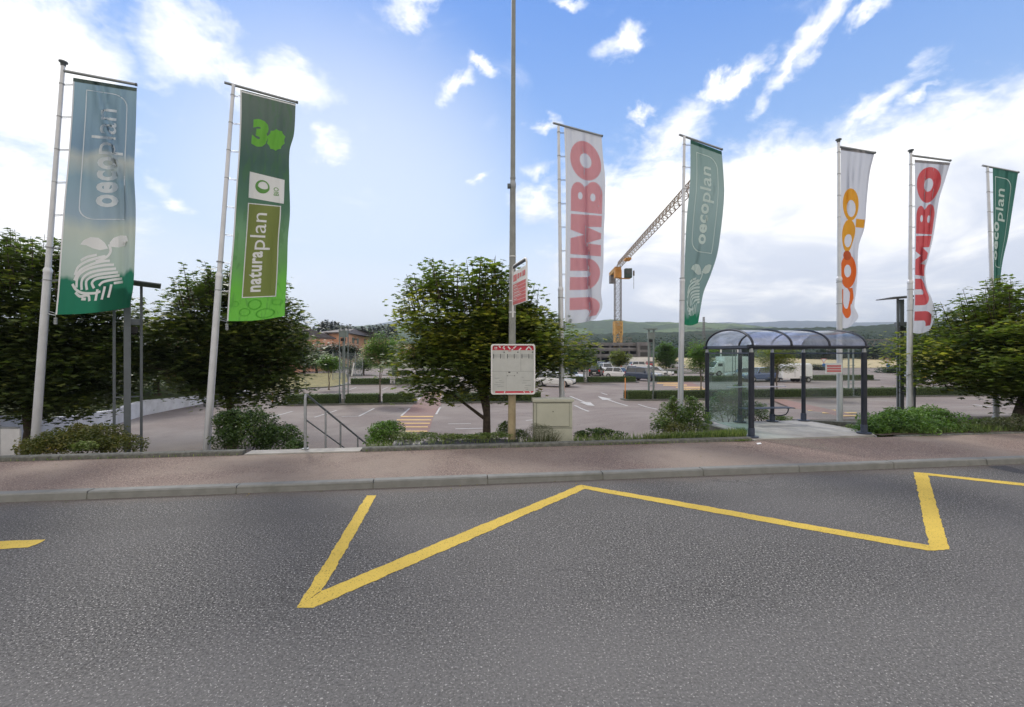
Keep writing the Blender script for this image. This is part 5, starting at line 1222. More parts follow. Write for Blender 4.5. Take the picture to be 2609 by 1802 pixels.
for i, (px, py) in enumerate(((1145, 1108), (1205, 1110), (1268, 1104))):
    bush('ground_plant', ['light green clump left of the middle maple trunk', 'light green clump at the middle maple trunk', 'light green clump beside the lamp foot'][i], GS, [(cP(px, py+4, 10.95), (.22, .18, .07), 260), (cP(px+22, py+6, 10.9), (.16, .14, .05), 140)], 'weed', .045, 'oval', 67+i, 4, tintb=.25, up=.6)
def spray(name, label, parts, leaf, n, L, sp, seed, w_=.012, tips=None, group=GS):
    """a tuft of upright stems or blades"""
    rr = random.Random(seed); c0 = Vector(parts[0][0]); T = thing(name, (c0.x, c0.y, zbank(c0.x, c0.y)), label, 'plant', group); vs = []; fs = []; tn = []
    o_ = origin(T)
    for c, r in parts:
        for i in range(n):
            a = rr.uniform(0, 6.28); q_ = rr.random()**.5*r; b = Vector((c[0]+math.cos(a)*q_, c[1]+math.sin(a)*q_*.7, 0)); b.z = zbank(b.x, b.y)-.01
            l = L*rr.uniform(.55, 1.1); d = Vector((math.cos(a)*sp*rr.random(), math.sin(a)*sp*rr.random(), 1)).normalized(); sd_ = Vector((rr.uniform(-1, 1), rr.uniform(-.4, .4), 0)).normalized()*w_*.5
            m_ = b+d*l*.55; e = b+d*l+Vector((d.x, d.y, -.05))*l*.2; k = len(vs)
            vs += [b-sd_, b+sd_, m_+sd_*.8, m_-sd_*.8, e]; fs += [(k, k+1, k+2, k+3), (k+3, k+2, k+4)]; t_ = rr.uniform(.1, .9); tn += [t_]*5
    me = bpy.data.meshes.new('blades'); me.from_pydata([tuple(v-o_) for v in vs], [], fs); at = me.attributes.new('tint', 'FLOAT', 'POINT'); at.data.foreach_set('value', tn)
    link(me, 'blades', ML[leaf], T, None, True); return T
spray('lavender_bush', 'grey-green lavender tuft in front of the cabinet', [(cP(1376, 1112, 11.05), .30)], 'lav', 520, .60, .75, 71, .010)
bush('lavender_leaves', 'leafy heart of the lavender tuft', GS, [(cP(1374, 1100, 11.05), (.38, .28, .20), 1500)], 'lav', .035, 'lance', 72, 0)
spray('tall_grass', 'thin tall weed spikes beside the pale flower heads', [(cP(1100, 1110, 10.9), .14)], 'weed', 26, .72, .18, 73, .016)
bush('ground_plant', 'low mixed greenery between the steps and the middle maple', GS, [(cP(1085, 1112, 11.2), (.42, .25, .10), 700), (cP(1165, 1114, 11.3), (.45, .22, .08), 600), (cP(1235, 1112, 11.3), (.40, .22, .09), 600)], 'shrub', .045, 'oval', 88, 6, tintb=.2, up=.5)
spray('tall_grass', 'tall pale grass tuft left of the middle maple', [(cP(1125, 1112, 11.1), .12)], 'weed', 40, .75, .22, 89, .014)
bush('ground_plant', 'leafy ivy at the foot of the street lamp', GS, [(cP(1285, 1095, 11.9), (.18, .15, .22), 500), (cP(1325, 1108, 11.6), (.2, .15, .12), 300)], 'shrub', .055, 'oval', 98, 4, tintb=.1, up=.5)
spray('tall_grass', 'single dry spikes along the black foil', [(cP(1190, 1112, 10.9), .5)], 'lav', 12, .42, .15, 74, .010)
spray('tall_grass', 'small weed at the second flagpole', [(cP(480, 1135, 10.9), .10)], 'weed', 14, .35, .5, 75, .014)
spray('tall_grass', 'thin weed left of the tall shrub beside the fourth flagpole', [(cP(1668, 1100, 11.6), .12)], 'weed', 26, .50, .3, 76, .013)
bush('wild_shrub', 'loose tall shrub around the foot of the fourth flagpole', GS, [(cP(1712, 1060, 12.6), (.42, .4, .36), 1500), (cP(1765, 1070, 12.7), (.48, .4, .40), 1700), (cP(1715, 1030, 12.5), (.14, .14, .22), 260), (cP(1762, 1030, 12.8), (.22, .2, .24), 420), (cP(1690, 1085, 12.3), (.3, .3, .2), 600)], 'shrub', .062, 'oval', 77, 22, tintb=.2, up=.5)
bush('low_shrub', 'reddish-brown low growth under the tall shrub', GS, [(cP(1730, 1092, 12.0), (.42, .3, .16), 900)], 'copper', .04, 'oval', 78, 6)
bush('wild_shrub', 'loose shrub with pale leaves behind the shelter glass', GS, [(cP(1850, 1035, 14.7), (.70, .4, .46), 2300), (cP(1885, 1000, 14.9), (.3, .3, .25), 500), (cP(1925, 1050, 14.6), (.42, .3, .30), 1000)], 'shrub', .065, 'oval', 79, 16, tintb=.22, up=.5)
bush('ground_plant', 'small leafy plant behind the shelter bench', GS, [(cP(1985, 1070, 14.45), (.40, .2, .14), 500)], 'shrub', .05, 'oval', 80, 5, tintb=.2)
bush('spreading_shrub', 'bright green spreading shrub right of the shelter', GS, [(cP(2290, 1082, 12.5), (.95, .7, .40), 4600), (cP(2370, 1070, 13.3), (.75, .6, .36), 2600), (cP(2222, 1096, 12.3), (.42, .45, .26), 1500), (cP(2400, 1098, 12.4), (.52, .4, .20), 1200)], 'bright', .068, 'oval', 81, 20)
bush('ground_plant', 'grassy green growth between the spreading shrub and the right edge', GS, [(cP(2455, 1098, 12.3), (.55, .35, .18), 1100), (cP(2500, 1084, 13.2), (.5, .35, .2), 700)], 'weed', .05, 'oval', 82, 6)
bush('low_shrub', 'grey-green low shrub at the right edge', GS, [(cP(2560, 1086, 12.6), (.52, .4, .24), 1500), (cP(2620, 1080, 12.6), (.5, .4, .26), 1300)], 'lav', .05, 'oval', 83, 10, tintb=.1)
bush('low_shrub', 'light plant at the right foot of the shelter', GS, [(cP(2175, 1092, 12.9), (.30, .2, .12), 420)], 'weed', .05, 'oval', 84, 4, tintb=.2)
# weeds and grass in the bed: nobody could count these
def blades(name, label, region, n, L, leaf, seed, w_=.010):
    rr = random.Random(seed); vs = []; fs = []; tn = []
    for i in range(n):
        px, e = region(rr); s_ = sOf(px, TP+.18+e); b = ST(s_, TP+.18+e); b.z = zbank(b.x, b.y)-.01; l = L*rr.uniform(.4, 1.15); a = rr.uniform(0, 6.28)
        d = Vector((math.cos(a)*.5*rr.random(), math.sin(a)*.5*rr.random(), 1)).normalized(); sd_ = Vector((rr.uniform(-1, 1), rr.uniform(-.5, .5), 0)).normalized()*w_*.5; k = len(vs); m_ = b+d*l*.6; e_ = b+d*l+Vector((d.x, d.y, -.1))*l*.25
        vs += [b-sd_, b+sd_, m_+sd_*.8, m_-sd_*.8, e_]; fs += [(k, k+1, k+2, k+3), (k+3, k+2, k+4)]; tn += [rr.uniform(0, 1)]*5
    me = bpy.data.meshes.new(name); me.from_pydata([tuple(v) for v in vs], [], fs); at = me.attributes.new('tint', 'FLOAT', 'POINT'); at.data.foreach_set('value', tn)
    o_ = link(me, name, ML[leaf]); tag(o_, label, 'grass', kind='stuff')
blades('weeds', 'low weeds and grass between cabinet and shelter', lambda r: (r.choice((r.uniform(1462, 1900), r.uniform(1640, 1900))), r.random()**1.5*1.2), 8000, .25, 'weed', 91, .014)
blades('weeds', 'sparse weeds along the left kerb', lambda r: (r.choice((r.uniform(0, 60), r.uniform(330, 600))), r.random()*.8), 420, .12, 'weed', 92, .012)
blades('weeds', 'grass right of the shelter', lambda r: (r.uniform(2290, 2800), r.random()*1.3), 3600, .20, 'weed', 93, .013)
blades('weeds', 'weeds along the foil and lamp foot', lambda r: (r.uniform(930, 1360), r.random()*1.3), 5200, .24, 'weed', 94, .012)
blades('weeds', 'tiny weeds in the joint of pavement and edging kerb', lambda r: (r.choice((r.uniform(-100, 620), r.uniform(930, 1900), r.gauss(1890, 12), r.gauss(1600, 60))), -.20-r.random()*.05), 420, .055, 'weed', 96, .012)
fl = np.array([tuple(ST(random.uniform(-16, 22), random.choice((TP-random.random()**2*1.6, .19-random.random()*.3-.1)), .108)) for i in range(150)]); fl[:, 2] = [.112 if toST(x, y)[1] > .15 else .008 for x, y in fl[:, :2]]
tag(leafcloud('fallen_leaves', fl, .045, 'oval', ML['copper'], None, .93, None, .4, 97), 'scattered dry leaves on pavement and gutter', 'leaves', kind='stuff')
bush('ground_plant', 'low dark leafy weeds right of the cabinet', GS, [(cP(1530, 1106, 11.35), (.55, .2, .13), 1100), (cP(1480, 1108, 11.3), (.15, .15, .10), 200)], 'box', .05, 'oval', 95, 4, tintb=.2)
# moss and litter
mb = MB(); mb.quad(G(1930, 1132.5, .106), G(1941, 1131, .112), G(1937, 1127.5, .106), G(1927, 1129, .106)); tag(mb.build('litter', M['white']), 'scrap of white paper on the pavement near the shelter', 'litter')
# black foil along the bed
mb = MB(); N = 60; vs = []
for i in range(N+1):
    px = 1003+(1322-1003)*i/N; s_ = sOf(px, TP+.25); w1 = .10*math.sin(i*.33)+.05*math.sin(i*.71+1)+.04*math.sin(i*.17)
    for k, (e, z) in enumerate(((.17, .17), (.22, .205+.010*math.sin(i*.41)), (.34+w1*.5, .235+.018*math.sin(i*.37+2)+.012*math.sin(i*1.9)), (.48+w1, .21+.018*math.sin(i*.53)), (.60+w1, .12))):
        p = ST(s_, TP+e, z); vs.append(p)
mb.add(vs, [(i*5+k, (i+1)*5+k, (i+1)*5+k+1, i*5+k+1) for i in range(N) for k in range(4)], True); tag(mb.build('black_foil', M['foil']), 'crumpled strip of black weed foil along the edging kerb', 'foil')

# ------------------------------------------------------------------ buildings
def wallquad(mb, a, b, z0, z1, th=.25):
    a, b = Vector(a), Vector(b); d = (b-a).normalized(); n = Vector((-d.y, d.x, 0))*th
    mb.prism([tuple(q_.xy) for q_ in (a, b, b+n, a+n)], z0, z1)
def on_wall(mb, a, b, f0, f1, z0, z1, out_=.06, th=.05):
    a, b = Vector(a), Vector(b); d = (b-a).normalized(); n = Vector((-d.y, d.x, 0)); p, q_ = a.lerp(b, f0), a.lerp(b, f1)
    mb.prism([tuple(v.xy) for v in (p-n*out_, q_-n*out_, q_-n*(out_-th), p-n*(out_-th))], z0, z1)
def block(label, corners, z1, roofz, roofm='broof', wm='pink', wins=(), name='apartment_block', over=.8):
    """corners seen from the front, left to right (world x,y); closed behind"""
    c = [Vector((x, y, 0)) for x, y in corners]; dp = Vector((0, 14, 0)); poly = c+[c[-1]+dp+Vector((4, 0, 0)), c[0]+dp]
    T = thing(name, (c[0].x, c[0].y, -1.3), label, 'building')
    mb = MB(); mb.prism([tuple(p.xy) for p in poly], -1.3, z1); mb.build('wall', M[wm], T)
    ce = sum(poly, Vector())/len(poly); e = [p+(p-ce).normalized()*over for p in poly]; mb = MB(); N = len(e)
    vs = [Vector((p.x, p.y, z1)) for p in e]+[Vector((p.x, p.y, z1+.28)) for p in e]+[Vector((*(ce.lerp(p, .35)).xy, roofz)) for p in poly]
    mb.add(vs, [tuple(range(N))[::-1]]+[(i, (i+1) % N, (i+1) % N+N, i+N) for i in range(N)]+[(N+i, N+(i+1) % N, 2*N+(i+1) % N, 2*N+i) for i in range(N)]+[tuple(range(2*N, 3*N))]); mb.build('roof', M[roofm], T)
    for (w_, f0, f1, za, zb_) in wins:
        mb = MB(); on_wall(mb, c[w_], c[w_+1], f0, f1, za, zb_); wo = mb.build('window', M['dwin'], T)
        mb = MB(); on_wall(mb, c[w_], c[w_+1], f0-.006, f1+.006, za-.12, za, .12, .12); mb.build('sill', M['slabg'], wo)
    return T
w1 = [(1, .16, .22, 5.1, 6.5), (1, .30, .36, 5.1, 6.5), (1, .55, .61, 5.1, 6.5), (1, .70, .76, 5.1, 6.5), (1, .90, .95, 5.1, 6.3), (1, .18, .25, 2.2, 3.9), (1, .36, .42, 2.2, 3.6), (1, .62, .68, 2.2, 3.6), (1, .82, .88, 2.2, 3.6),
      (0, .04, .30, 4.9, 6.6), (0, .88, .97, 4.9, 6.6)]
X1 = lambda px, Y: (px-CX)/F_*Y
block('salmon apartment block with low brown roof, gable beside the far light tower', [(X1(808, 118), 118), (X1(882, 116), 116), (X1(955, 158), 158)], 7.3, 9.2, 'broof', 'pink', w1)
block('salmon block wing further left, lower and half behind trees', [(X1(770, 112), 112), (X1(812, 112), 112)], 5.9, 7.6, 'broof', 'pink', [(0, .5, .9, 3.8, 5.3)])
block('pale low wing behind the right end of the salmon block', [(X1(950, 168), 168), (X1(1010, 172), 172)], 6.0, 7.4, 'broof', 'pink', [(0, .3, .4, 3.5, 5.0)])
block('brown-roofed house behind the second maple', [(X1(420, 62), 62), (X1(660, 66), 66), (X1(700, 76), 76)], 5.0, 7.8, 'broof', 'pink', [(0, .3, .36, 3.2, 4.6), (0, .6, .66, 3.2, 4.6)], 'house', 1.2)
# concrete shell under construction
D_ = 128; xa, xb = X1(1452, D_), X1(1658, D_)
T = thing('building_shell', (xa, D_, -1.3), 'grey concrete building shell under construction at the foot of the crane', 'building')
for i, z in enumerate((-1.2, 1.1, 2.9, 4.3)):
    mb = MB(); mb.box(((xa+xb)/2, D_+6, z+.15), (xb-xa, 12, .30)); mb.build('floor_slab', M['slabg'], T)
    if z > -1:
        mb = MB(); mb.box(((xa+xb)/2, D_-.05, z+.62), (xb-xa-.4, .15, .62)); mb.build('parapet', M['slabg'], T)
for i in range(9):
    mb = MB(); x = xa+.6+(xb-xa-1.2)*i/8; mb.box((x, D_+.4, 1.6), (.45, .45, 5.5)); mb.build('column', M['slabg'], T)
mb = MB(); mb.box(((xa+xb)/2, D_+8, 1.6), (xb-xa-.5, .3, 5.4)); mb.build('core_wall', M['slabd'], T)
mb = MB(); mb.box((xb-2.3, D_-.8, 2.0), (3.4, 1.6, 6.6)); sc_ = mb.build('stair_tower', M['slabg'], T)
for z in (.2, 2.0, 3.8):
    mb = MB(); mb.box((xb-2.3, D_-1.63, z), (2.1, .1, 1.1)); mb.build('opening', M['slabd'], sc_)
mb = MB()
for x in (xb-7.5, xb-6.9, xb-5.8, xb-5.2, xa+3, xa+3.6): mb.bar((x, D_+1, 4.6), (x, D_+1, 6.9), .12)
mb.bar((xb-7.5, D_+1, 5.8), (xb-5.2, D_+1, 5.8), .1); mb.bar((xb-7.5, D_+1, 6.6), (xb-5.2, D_+1, 6.6), .1); mb.build('scaffold', M['crang'], T)
mb = MB(); mb.box((X1(1630, 112), 112, .1), (6.6, .3, 2.4)); tag(mb.build('site_hoarding', M['white']), 'white site hoarding below the construction building', 'hoarding')
# tower crane with a horizontal jib coming toward the viewer
Dc = 130.; xm = X1(1574, Dc)
T = thing('tower_crane', (xm, Dc, -1.2), 'tall yellow and grey tower crane above the construction site', 'crane')
def lattice(mb, a, b, wd, ht, n, r, tri=False, upv=Vector((0, 0, 1))):
    a, b = Vector(a), Vector(b); d = (b-a).normalized(); x = d.cross(upv); x = x.normalized() if x.length > .1 else Vector((1, 0, 0)); z = x.cross(d).normalized()
    cs = [(-wd/2, 0), (wd/2, 0), (0, ht)] if tri else [(-wd/2, -ht/2), (wd/2, -ht/2), (wd/2, ht/2), (-wd/2, ht/2)]
    off = [x*p+z*q_ for p, q_ in cs]; L = (b-a).length
    for o_ in off: mb.bar(a+o_, b+o_, r*1.5)
    for i in range(n):
        p0, p1 = a+d*L*i/n, a+d*L*(i+1)/n
        for j in range(len(off)):
            o1, o2 = off[j], off[(j+1) % len(off)]
            mb.bar(p0+o1, p1+o2 if i % 2 else p1+o2, r); mb.bar(p1+o1, p1+o2, r)
            if not tri: mb.bar(p0+o2, p1+o1, r)
    return mb
mb = lattice(MB(), (xm, Dc, -1.2), (xm, Dc, 11.2), 1.9, 1.9, 6, .11); mb.build('lower_mast', M['crany'], T)
mb = MB(); mb.box((xm, Dc, 9.4), (1.5, 1.5, 1.2)); lattice(mb, (xm, Dc, 7.4), (xm, Dc, 11.2), 2.1, 2.1, 3, .16); mb.build('climbing_cage', M['crany'], T)
mb = lattice(MB(), (xm, Dc, 11.2), (xm, Dc, 23.6), 1.7, 1.7, 8, .085); mb.build('upper_mast', M['crang'], T)
mb = MB(); mb.prism([(xm-.9, Dc-.9), (xm+.9, Dc-.9), (xm+.9, Dc+.9), (xm-.9, Dc+.9)], 23.5, 25.6); mb.tube([(xm, Dc, 25.6), (xm, Dc, 26.4)], 1.0, 14); mb.build('slewing_ring', M['crano'], T)
mb = MB(); mb.box((xm+2.6, Dc-1.2, 24.6), (1.9, 1.7, 2.6)); cbn = mb.build('cab', M['cgreen'], T, bevel=.15)
mb = MB(); mb.box((xm+2.6, Dc-2.08, 24.9), (1.5, .06, 1.2)); mb.build('cab_window', M['dwin'], cbn)
mb = MB(); mb.box((xm+1.7, Dc-.9, 23.2), (3.0, 1.2, .15)); mb.build('platform', M['crano'], T)
zj = 26.3; tip = Vector(((1802-CX)/F_*61.5, 61.5, zj)); jd = (tip-Vector((xm, Dc, zj))).normalized(); root = Vector((xm, Dc, zj))
mb = lattice(MB(), root, tip, 1.2, 1.6, 30, .075, True); mb.build('jib', M['crangj'], T)
mb = lattice(MB(), root, root-jd*11, 1.3, .8, 6, .14); mb.bar(root, root-jd*11, 1.2, .5); mb.build('counter_jib', M['crany'], T)
mb = MB(); mb.box(root-jd*9.6+Vector((0, 0, -1.6)), (1.5, 2.2, 2.4)); mb.build('counterweight', M['slabg'], T)
mb = MB(); tq = root+jd*14; mb.box(tq+Vector((0, 0, -.4)), (1.4, 2.4, .5)); mb.build('trolley', M['crano'], T)
mb = MB(); mb.tube([Vector((xm+4.1, Dc-1.5, 24.9)), Vector((xm+4.1, Dc-1.5, 20.2))], .06, 5); mb.box((xm+4.1, Dc-1.5, 24.6), (.4, .4, 1.4)); mb.build('hook', M['crang'], T)
# pylon
Dp = 560.; xp = X1(1793, Dp); zt0 = HC+(CY-808)/F_*Dp
T = thing('power_pylon', (xp, Dp, -2), 'distant lattice power pylon above the left end of the shelter roof', 'pylon')
mb = MB(); k = [(-3.2, -2), (3.2, -2)]
for sx_ in (-1, 1):
    for sy in (-1, 1): mb.bar((xp+3.4*sx_, Dp+3.4*sy, -2), (xp+.9*sx_, Dp+.9*sy, zt0*.6), .5); mb.bar((xp+.9*sx_, Dp+.9*sy, zt0*.6), (xp+.7*sx_, Dp+.7*sy, zt0), .4)
for i in range(9):
    f = i/9; a = 3.4-(3.4-.9)*min(1, f/.6*1.0) if f < .6 else .9; z = -2+(zt0+2)*f; z2 = -2+(zt0+2)*(f+1/9)
    mb.bar((xp-a, Dp-a, z), (xp+a*.85, Dp-a, z2), .28); mb.bar((xp+a, Dp-a, z), (xp-a*.85, Dp-a, z2), .28)
mb.build('mast', M['crang'], T)
for z, L in ((zt0*.70, 9.5), (zt0*.56, 11)):
    mb = MB(); mb.bar((xp-L, Dp, z), (xp+L, Dp, z), .4); mb.bar((xp-L, Dp, z), (xp, Dp, z+2.6), .28); mb.bar((xp+L, Dp, z), (xp, Dp, z+2.6), .28); mb.build('cross_arm', M['crang'], T)
# lattice footbridge far right
Db = 190; xa, xb = X1(2085, Db), X1(2330, Db); T = thing('truss_bridge', (xa, Db, 3), 'long grey lattice girder bridge behind the shelter and right light tower', 'bridge')
za, zb_ = HC+(CY-881)/F_*Db, HC+(CY-866)/F_*Db; mb = MB()
mb.bar((xa, Db, za), (xb, Db, za), .3); mb.bar((xa, Db, zb_), (xb, Db, zb_), .3); mb.build('chord', M['crang'], T)
mb = MB(); n = 16
for i in range(n): x0_, x1_ = xa+(xb-xa)*i/n, xa+(xb-xa)*(i+1)/n; mb.bar((x0_, Db, za), ((x0_+x1_)/2, Db, zb_), .14); mb.bar(((x0_+x1_)/2, Db, zb_), (x1_, Db, za), .14)
mb.build('lattice', M['crang'], T)
mb = MB()
for x in (xa+4, xb-4): mb.box((x, Db, (za-1.3)/2), (1, 1, za+1.3))
mb.build('pier', M['slabg'], T)
# net fence between the light tower and the young tree, left
T = thing('net_fence', W(900, 960, 58), 'tall wire net fence with steel posts behind the far left light tower', 'fence')
for i in range(5):
    X, Y = X1(848+i*19, 54+i*2.5), 54+i*2.5; mb = MB(); mb.tube([(X, Y, LOT), (X, Y, 2.4)], .045, 6); mb.build('post', M['steel'], T)
mn = bpy.data.materials.new('wire_net'); mn.use_nodes = True; t = NT(mn.node_tree); tr = t.new('ShaderNodeBsdfTransparent'); mx = t.new('ShaderNodeMixShader'); mx.inputs[0].default_value = .22
t.n['Principled BSDF'].inputs['Base Color'].default_value = (.25, .32, .30, 1); t.l.new(tr.outputs[0], mx.inputs[1]); t.l.new(t.n['Principled BSDF'].outputs[0], mx.inputs[2]); t.l.new(mx.outputs[0], t.n['Material Output'].inputs[0])
mb = MB(); a, b = Vector((X1(848, 54), 54, 0)), Vector((X1(924, 64), 64, 0)); mb.quad(Vector((a.x, a.y, LOT)), Vector((b.x, b.y, LOT)), Vector((b.x, b.y, 2.3)), Vector((a.x, a.y, 2.3))); mb.build('net', mn, T)
mb = MB(); mb.bar(W(896, 958, 55), W(902, 925, 55), .12); mb.build('brace', M['white'], T)
# white panel gate at the left edge
T = thing('panel_gate', W(10, 1150, 11.6), 'pale grey panel fence cut by the left edge, behind the kerb', 'fence')
for i in range(3):
    px = -100+i*52; mb = MB(); c = W(px+24, 1135, 12.2); mb.box((c.x, c.y, -.25), (.51, .05, .92)); mb.build('panel', M['wall'], T, bevel=.01)
mb = MB(); a, b = W(-105, 1108, 12.2), W(48, 1108, 12.2); mb.bar(Vector((a.x, a.y, .235)), Vector((b.x, b.y, .235)), .06, .04); mb.build('top_rail', M['steel'], T)

# ------------------------------------------------------------------ signs of the far junction and marker posts
def yield_sign(label, px, y0, y1, Y):
    a, b = W(px, y0, Y), W(px, y1, Y); T = thing('yield_sign', (a.x, Y, LOT), label, 'traffic sign', 'yield signs at the far junction')
    mb = MB(); mb.tube([(a.x, Y+.03, LOT), (a.x, Y+.03, a.z)], .04, 6); mb.build('post', M['steel'], T); s_ = .46
    def tri(s_, y): return [(a.x-s_, y, a.z), (a.x+s_, y, a.z), (a.x, y, a.z-s_*1.7)]
    mb = MB(); mb.add(tri(.60, Y)+[(p[0], p[1]+.02, p[2]) for p in tri(.60, Y)], [(0, 1, 2), (3, 4, 5), (0, 1, 4, 3), (1, 2, 5, 4), (2, 0, 3, 5)]); mb.build('plate', M['redl'], T)
    mb = MB(); q_ = tri(.44, Y-.01); mb.add([(x, y, z-.10) for x, y, z in q_], [(0, 1, 2)]); mb.build('plate_centre', M['white'], T)
    mb = MB(); mb.tube([(a.x, Y, a.z-1.35), (a.x, Y-.03, a.z-1.35)], .38, 18); mb.build('round_plate', M['bsign'], T)
M['bsign'] = mat('sign_blue', (.03, .16, .50), .5)
yield_sign('yield sign with blue disc seen between the shelter posts', 2099, 914, 930, 95); yield_sign('yield sign with blue disc right of the shelter', 2262.5, 914, 932, 92)
for i, (px, y0, y1, Y0) in enumerate(((1593, 963, 1012, R1), (1438, 972, 996, 40.), (694, 1000, 1030, R1+.2))):
    X, Y = rowpt(px, Y0); mb = MB(); zz = zlot(X, Y); mb.tube([(X, Y, zz), (X, Y, W(px, y0, Y).z)], .035, 8); mb.tube([(X, Y, W(px, y0, Y).z-.25), (X, Y, W(px, y0, Y).z-.1)], .038, 8)
    tag(mb.build('marker_post', M['marker'], loc=(X, Y, zz)), ['thin orange marker post at the corner of the near right hedge', 'thin orange marker post beside the third flagpole', 'thin orange marker post at the left end of the near hedge'][i], 'post', 'marker posts in the car park')
# trolley rail seen over the cars
T = thing('height_barrier', W(1700, 940, 54), 'pale metal bar frame over the second hedge row, left of the fourth flagpole', 'barrier')
mb = MB(); a, b = W(1655, 943, 54), W(1728, 943, 54); mb.bar(a, b, .08); mb.build('top_bar', M['steel'], T)
for px in (1656, 1700, 1727): 
    mb = MB(); a = W(px, 943, 54); mb.bar(a, (a.x, 54, LOT), .1); mb.build('post', M['steel'], T)
M['bsign2'] = M['bsign']

# ------------------------------------------------------------------ vehicles
CP = {}
def carpaint(name, col):
    if name not in CP:
        m = mat(name, col, .28, 0, .02, 2, spec=.6); m.node_tree.nodes['Principled BSDF'].inputs['Coat Weight'].default_value = .6; CP[name] = m
    return CP[name]
M['cglass'] = mat('car_glass', (.03, .04, .05), .08, 0, .1, 3, spec=.8); M['tyre'] = M['black']; M['rim'] = mat('wheel_rim', (.35, .36, .37), .35, .8)
M['tail'] = mat('tail_light', (.45, .02, .025), .25); M['head'] = mat('head_light', (.7, .72, .75), .12, .1); M['plate'] = mat('number_plate', (.7, .7, .68), .5)
def loft(secs, close=True):
    mb = MB(); n = len(secs[0]); vs = [v for s_ in secs for v in s_]
    fs = [(i*n+k, i*n+(k+1) % n, (i+1)*n+(k+1) % n, (i+1)*n+k) for i in range(len(secs)-1) for k in range(n)]
    mb.add(vs, fs+[tuple(range(n))[::-1], tuple(range((len(secs)-1)*n, len(secs)*n))]); return mb
def car(label, X, Y, rz, paint_, kind='hatch', zb_=None, name='parked_car'):
    """x forward"""
    L, Wd, Hh = {'hatch': (4.1, 1.74, 1.48), 'suv': (4.5, 1.84, 1.68), 'sedan': (4.6, 1.78, 1.45), 'van': (5.0, 1.95, 2.2)}[kind]
    T = thing(name, (X, Y, zlot(X, Y) if zb_ is None else zb_), label, 'car', 'cars parked in the car park', rz); h = L/2; w_ = Wd/2
    be = {'hatch': .93, 'suv': 1.05, 'sedan': .92, 'van': 1.15}[kind]
    prof = {'hatch': [(-h, .62, .90), (-h+.12, .30, be+.02), (-h+.9, .24, be), (0, .22, be-.02), (h-1.25, .22, be-.06), (h-.6, .24, .82), (h-.12, .28, .70), (h, .36, .58)],
            'suv': [(-h, .66, 1.0), (-h+.12, .34, be), (-h+.9, .30, be), (0, .28, be), (h-1.25, .28, be-.04), (h-.6, .30, .96), (h-.1, .34, .86), (h, .42, .66)],
            'sedan': [(-h, .60, .86), (-h+.15, .30, .94), (-h+.9, .24, be), (0, .22, be-.02), (h-1.3, .22, be-.08), (h-.6, .24, .80), (h-.12, .28, .68), (h, .36, .56)],
            'van': [(-h, .50, 1.15), (-h+.05, .32, 1.15), (-h+.9, .28, 1.15), (0, .26, 1.15), (h-1.2, .26, 1.12), (h-.5, .28, 1.05), (h-.1, .32, .85), (h, .40, .62)]}[kind]
    secs = []
    for x, z0, z1 in prof:
        ww = w_*(1 if abs(x) < h-.5 else (.95 if abs(x) < h-.05 else .86))
        secs.append([(x, -ww*.90, z0), (x, -ww, z0+.14), (x, -ww, z1-.16), (x, -ww*.93, z1), (x, ww*.93, z1), (x, ww, z1-.16), (x, ww, z0+.14), (x, ww*.90, z0)])
    body = loft(secs).build('body', carpaint(*paint_), T, local=True)
    g0, g1, g2, g3 = {'hatch': (-h+.12, -h+.50, .35, h-1.25), 'suv': (-h+.12, -h+.40, .55, h-1.35), 'sedan': (-h+.75, -h+1.35, .35, h-1.35), 'van': (-h+.04, -h+.16, h-1.4, h-.75)}[kind]
    lo, up_ = w_*.92, w_*.76
    def sec(x, z0, z1, wl, wu): return [(x, -wl, z0), (x, -wu, z1), (x, wu, z1), (x, wl, z0)]
    zb2 = be-.04
    gh = loft([sec(g0, zb2, zb2+.02, lo, lo*.97), sec(g1, zb2, Hh-.05, lo, up_), sec((g1+g2)/2, zb2, Hh-.03, lo, up_), sec(g2, zb2, Hh-.05, lo, up_), sec(g3, zb2-.03, zb2, lo, lo*.97)]).build('windows', M['cglass'], T, local=True)
    rf = loft([sec(g1-.03, Hh-.07, Hh-.04, up_+.02, up_-.05), sec((g1+g2)/2, Hh-.06, Hh+.005, up_+.03, up_-.05), sec(g2+.05, Hh-.08, Hh-.05, up_+.02, up_-.05)]).build('roof', carpaint(*paint_), T, local=True)
    mb = MB()
    for sy in (-1, 1):
        for (xa_, xb_) in ((g2, g3), (g1, g0)): mb.bar((xa_, sy*(up_+.01), Hh-.06), (xb_, sy*(lo+.0), zb2+.01), .07, .05)
        xm_ = (g1+g2)/2; mb.bar((xm_, sy*(up_+.01), Hh-.06), (xm_, sy*(lo+.01), zb2+.0), .08, .04)
        if kind == 'van': mb.box(((g1+g2)/2-.6, sy*(w_*.86), (be+Hh)/2-.02), (2.6, .12, Hh-be-.1))
    mb.build('pillar', carpaint(*paint_), T, local=True)
    for sx_ in (-1, 1):
        for sy in (-1, 1):
            x = sx_*(h-.82); mb = MB(); mb.tube([(x, sy*(w_-.20), .32), (x, sy*(w_+.005), .32)], .325, 18); wh = mb.build('wheel', M['tyre'], T, local=True)
            mb = MB(); mb.tube([(x, sy*(w_-.02), .32), (x, sy*(w_+.012), .32)], .20, 14); mb.build('rim', M['rim'], wh, local=True)
            mb = MB(); z = {'suv': .86, 'van': .95}.get(kind, .72)
            if sx_ > 0: mb.box((h-.10, sy*(w_*.70), z-.04), (.20, .34, .15)); mb.build('headlight', M['head'], T, local=True, bevel=.02)
            else: mb.box((-h+.06, sy*(w_*.80), z+.10), (.14, .24, .28 if kind != 'sedan' else .16)); mb.build('tail_light', M['tail'], T, local=True, bevel=.02)
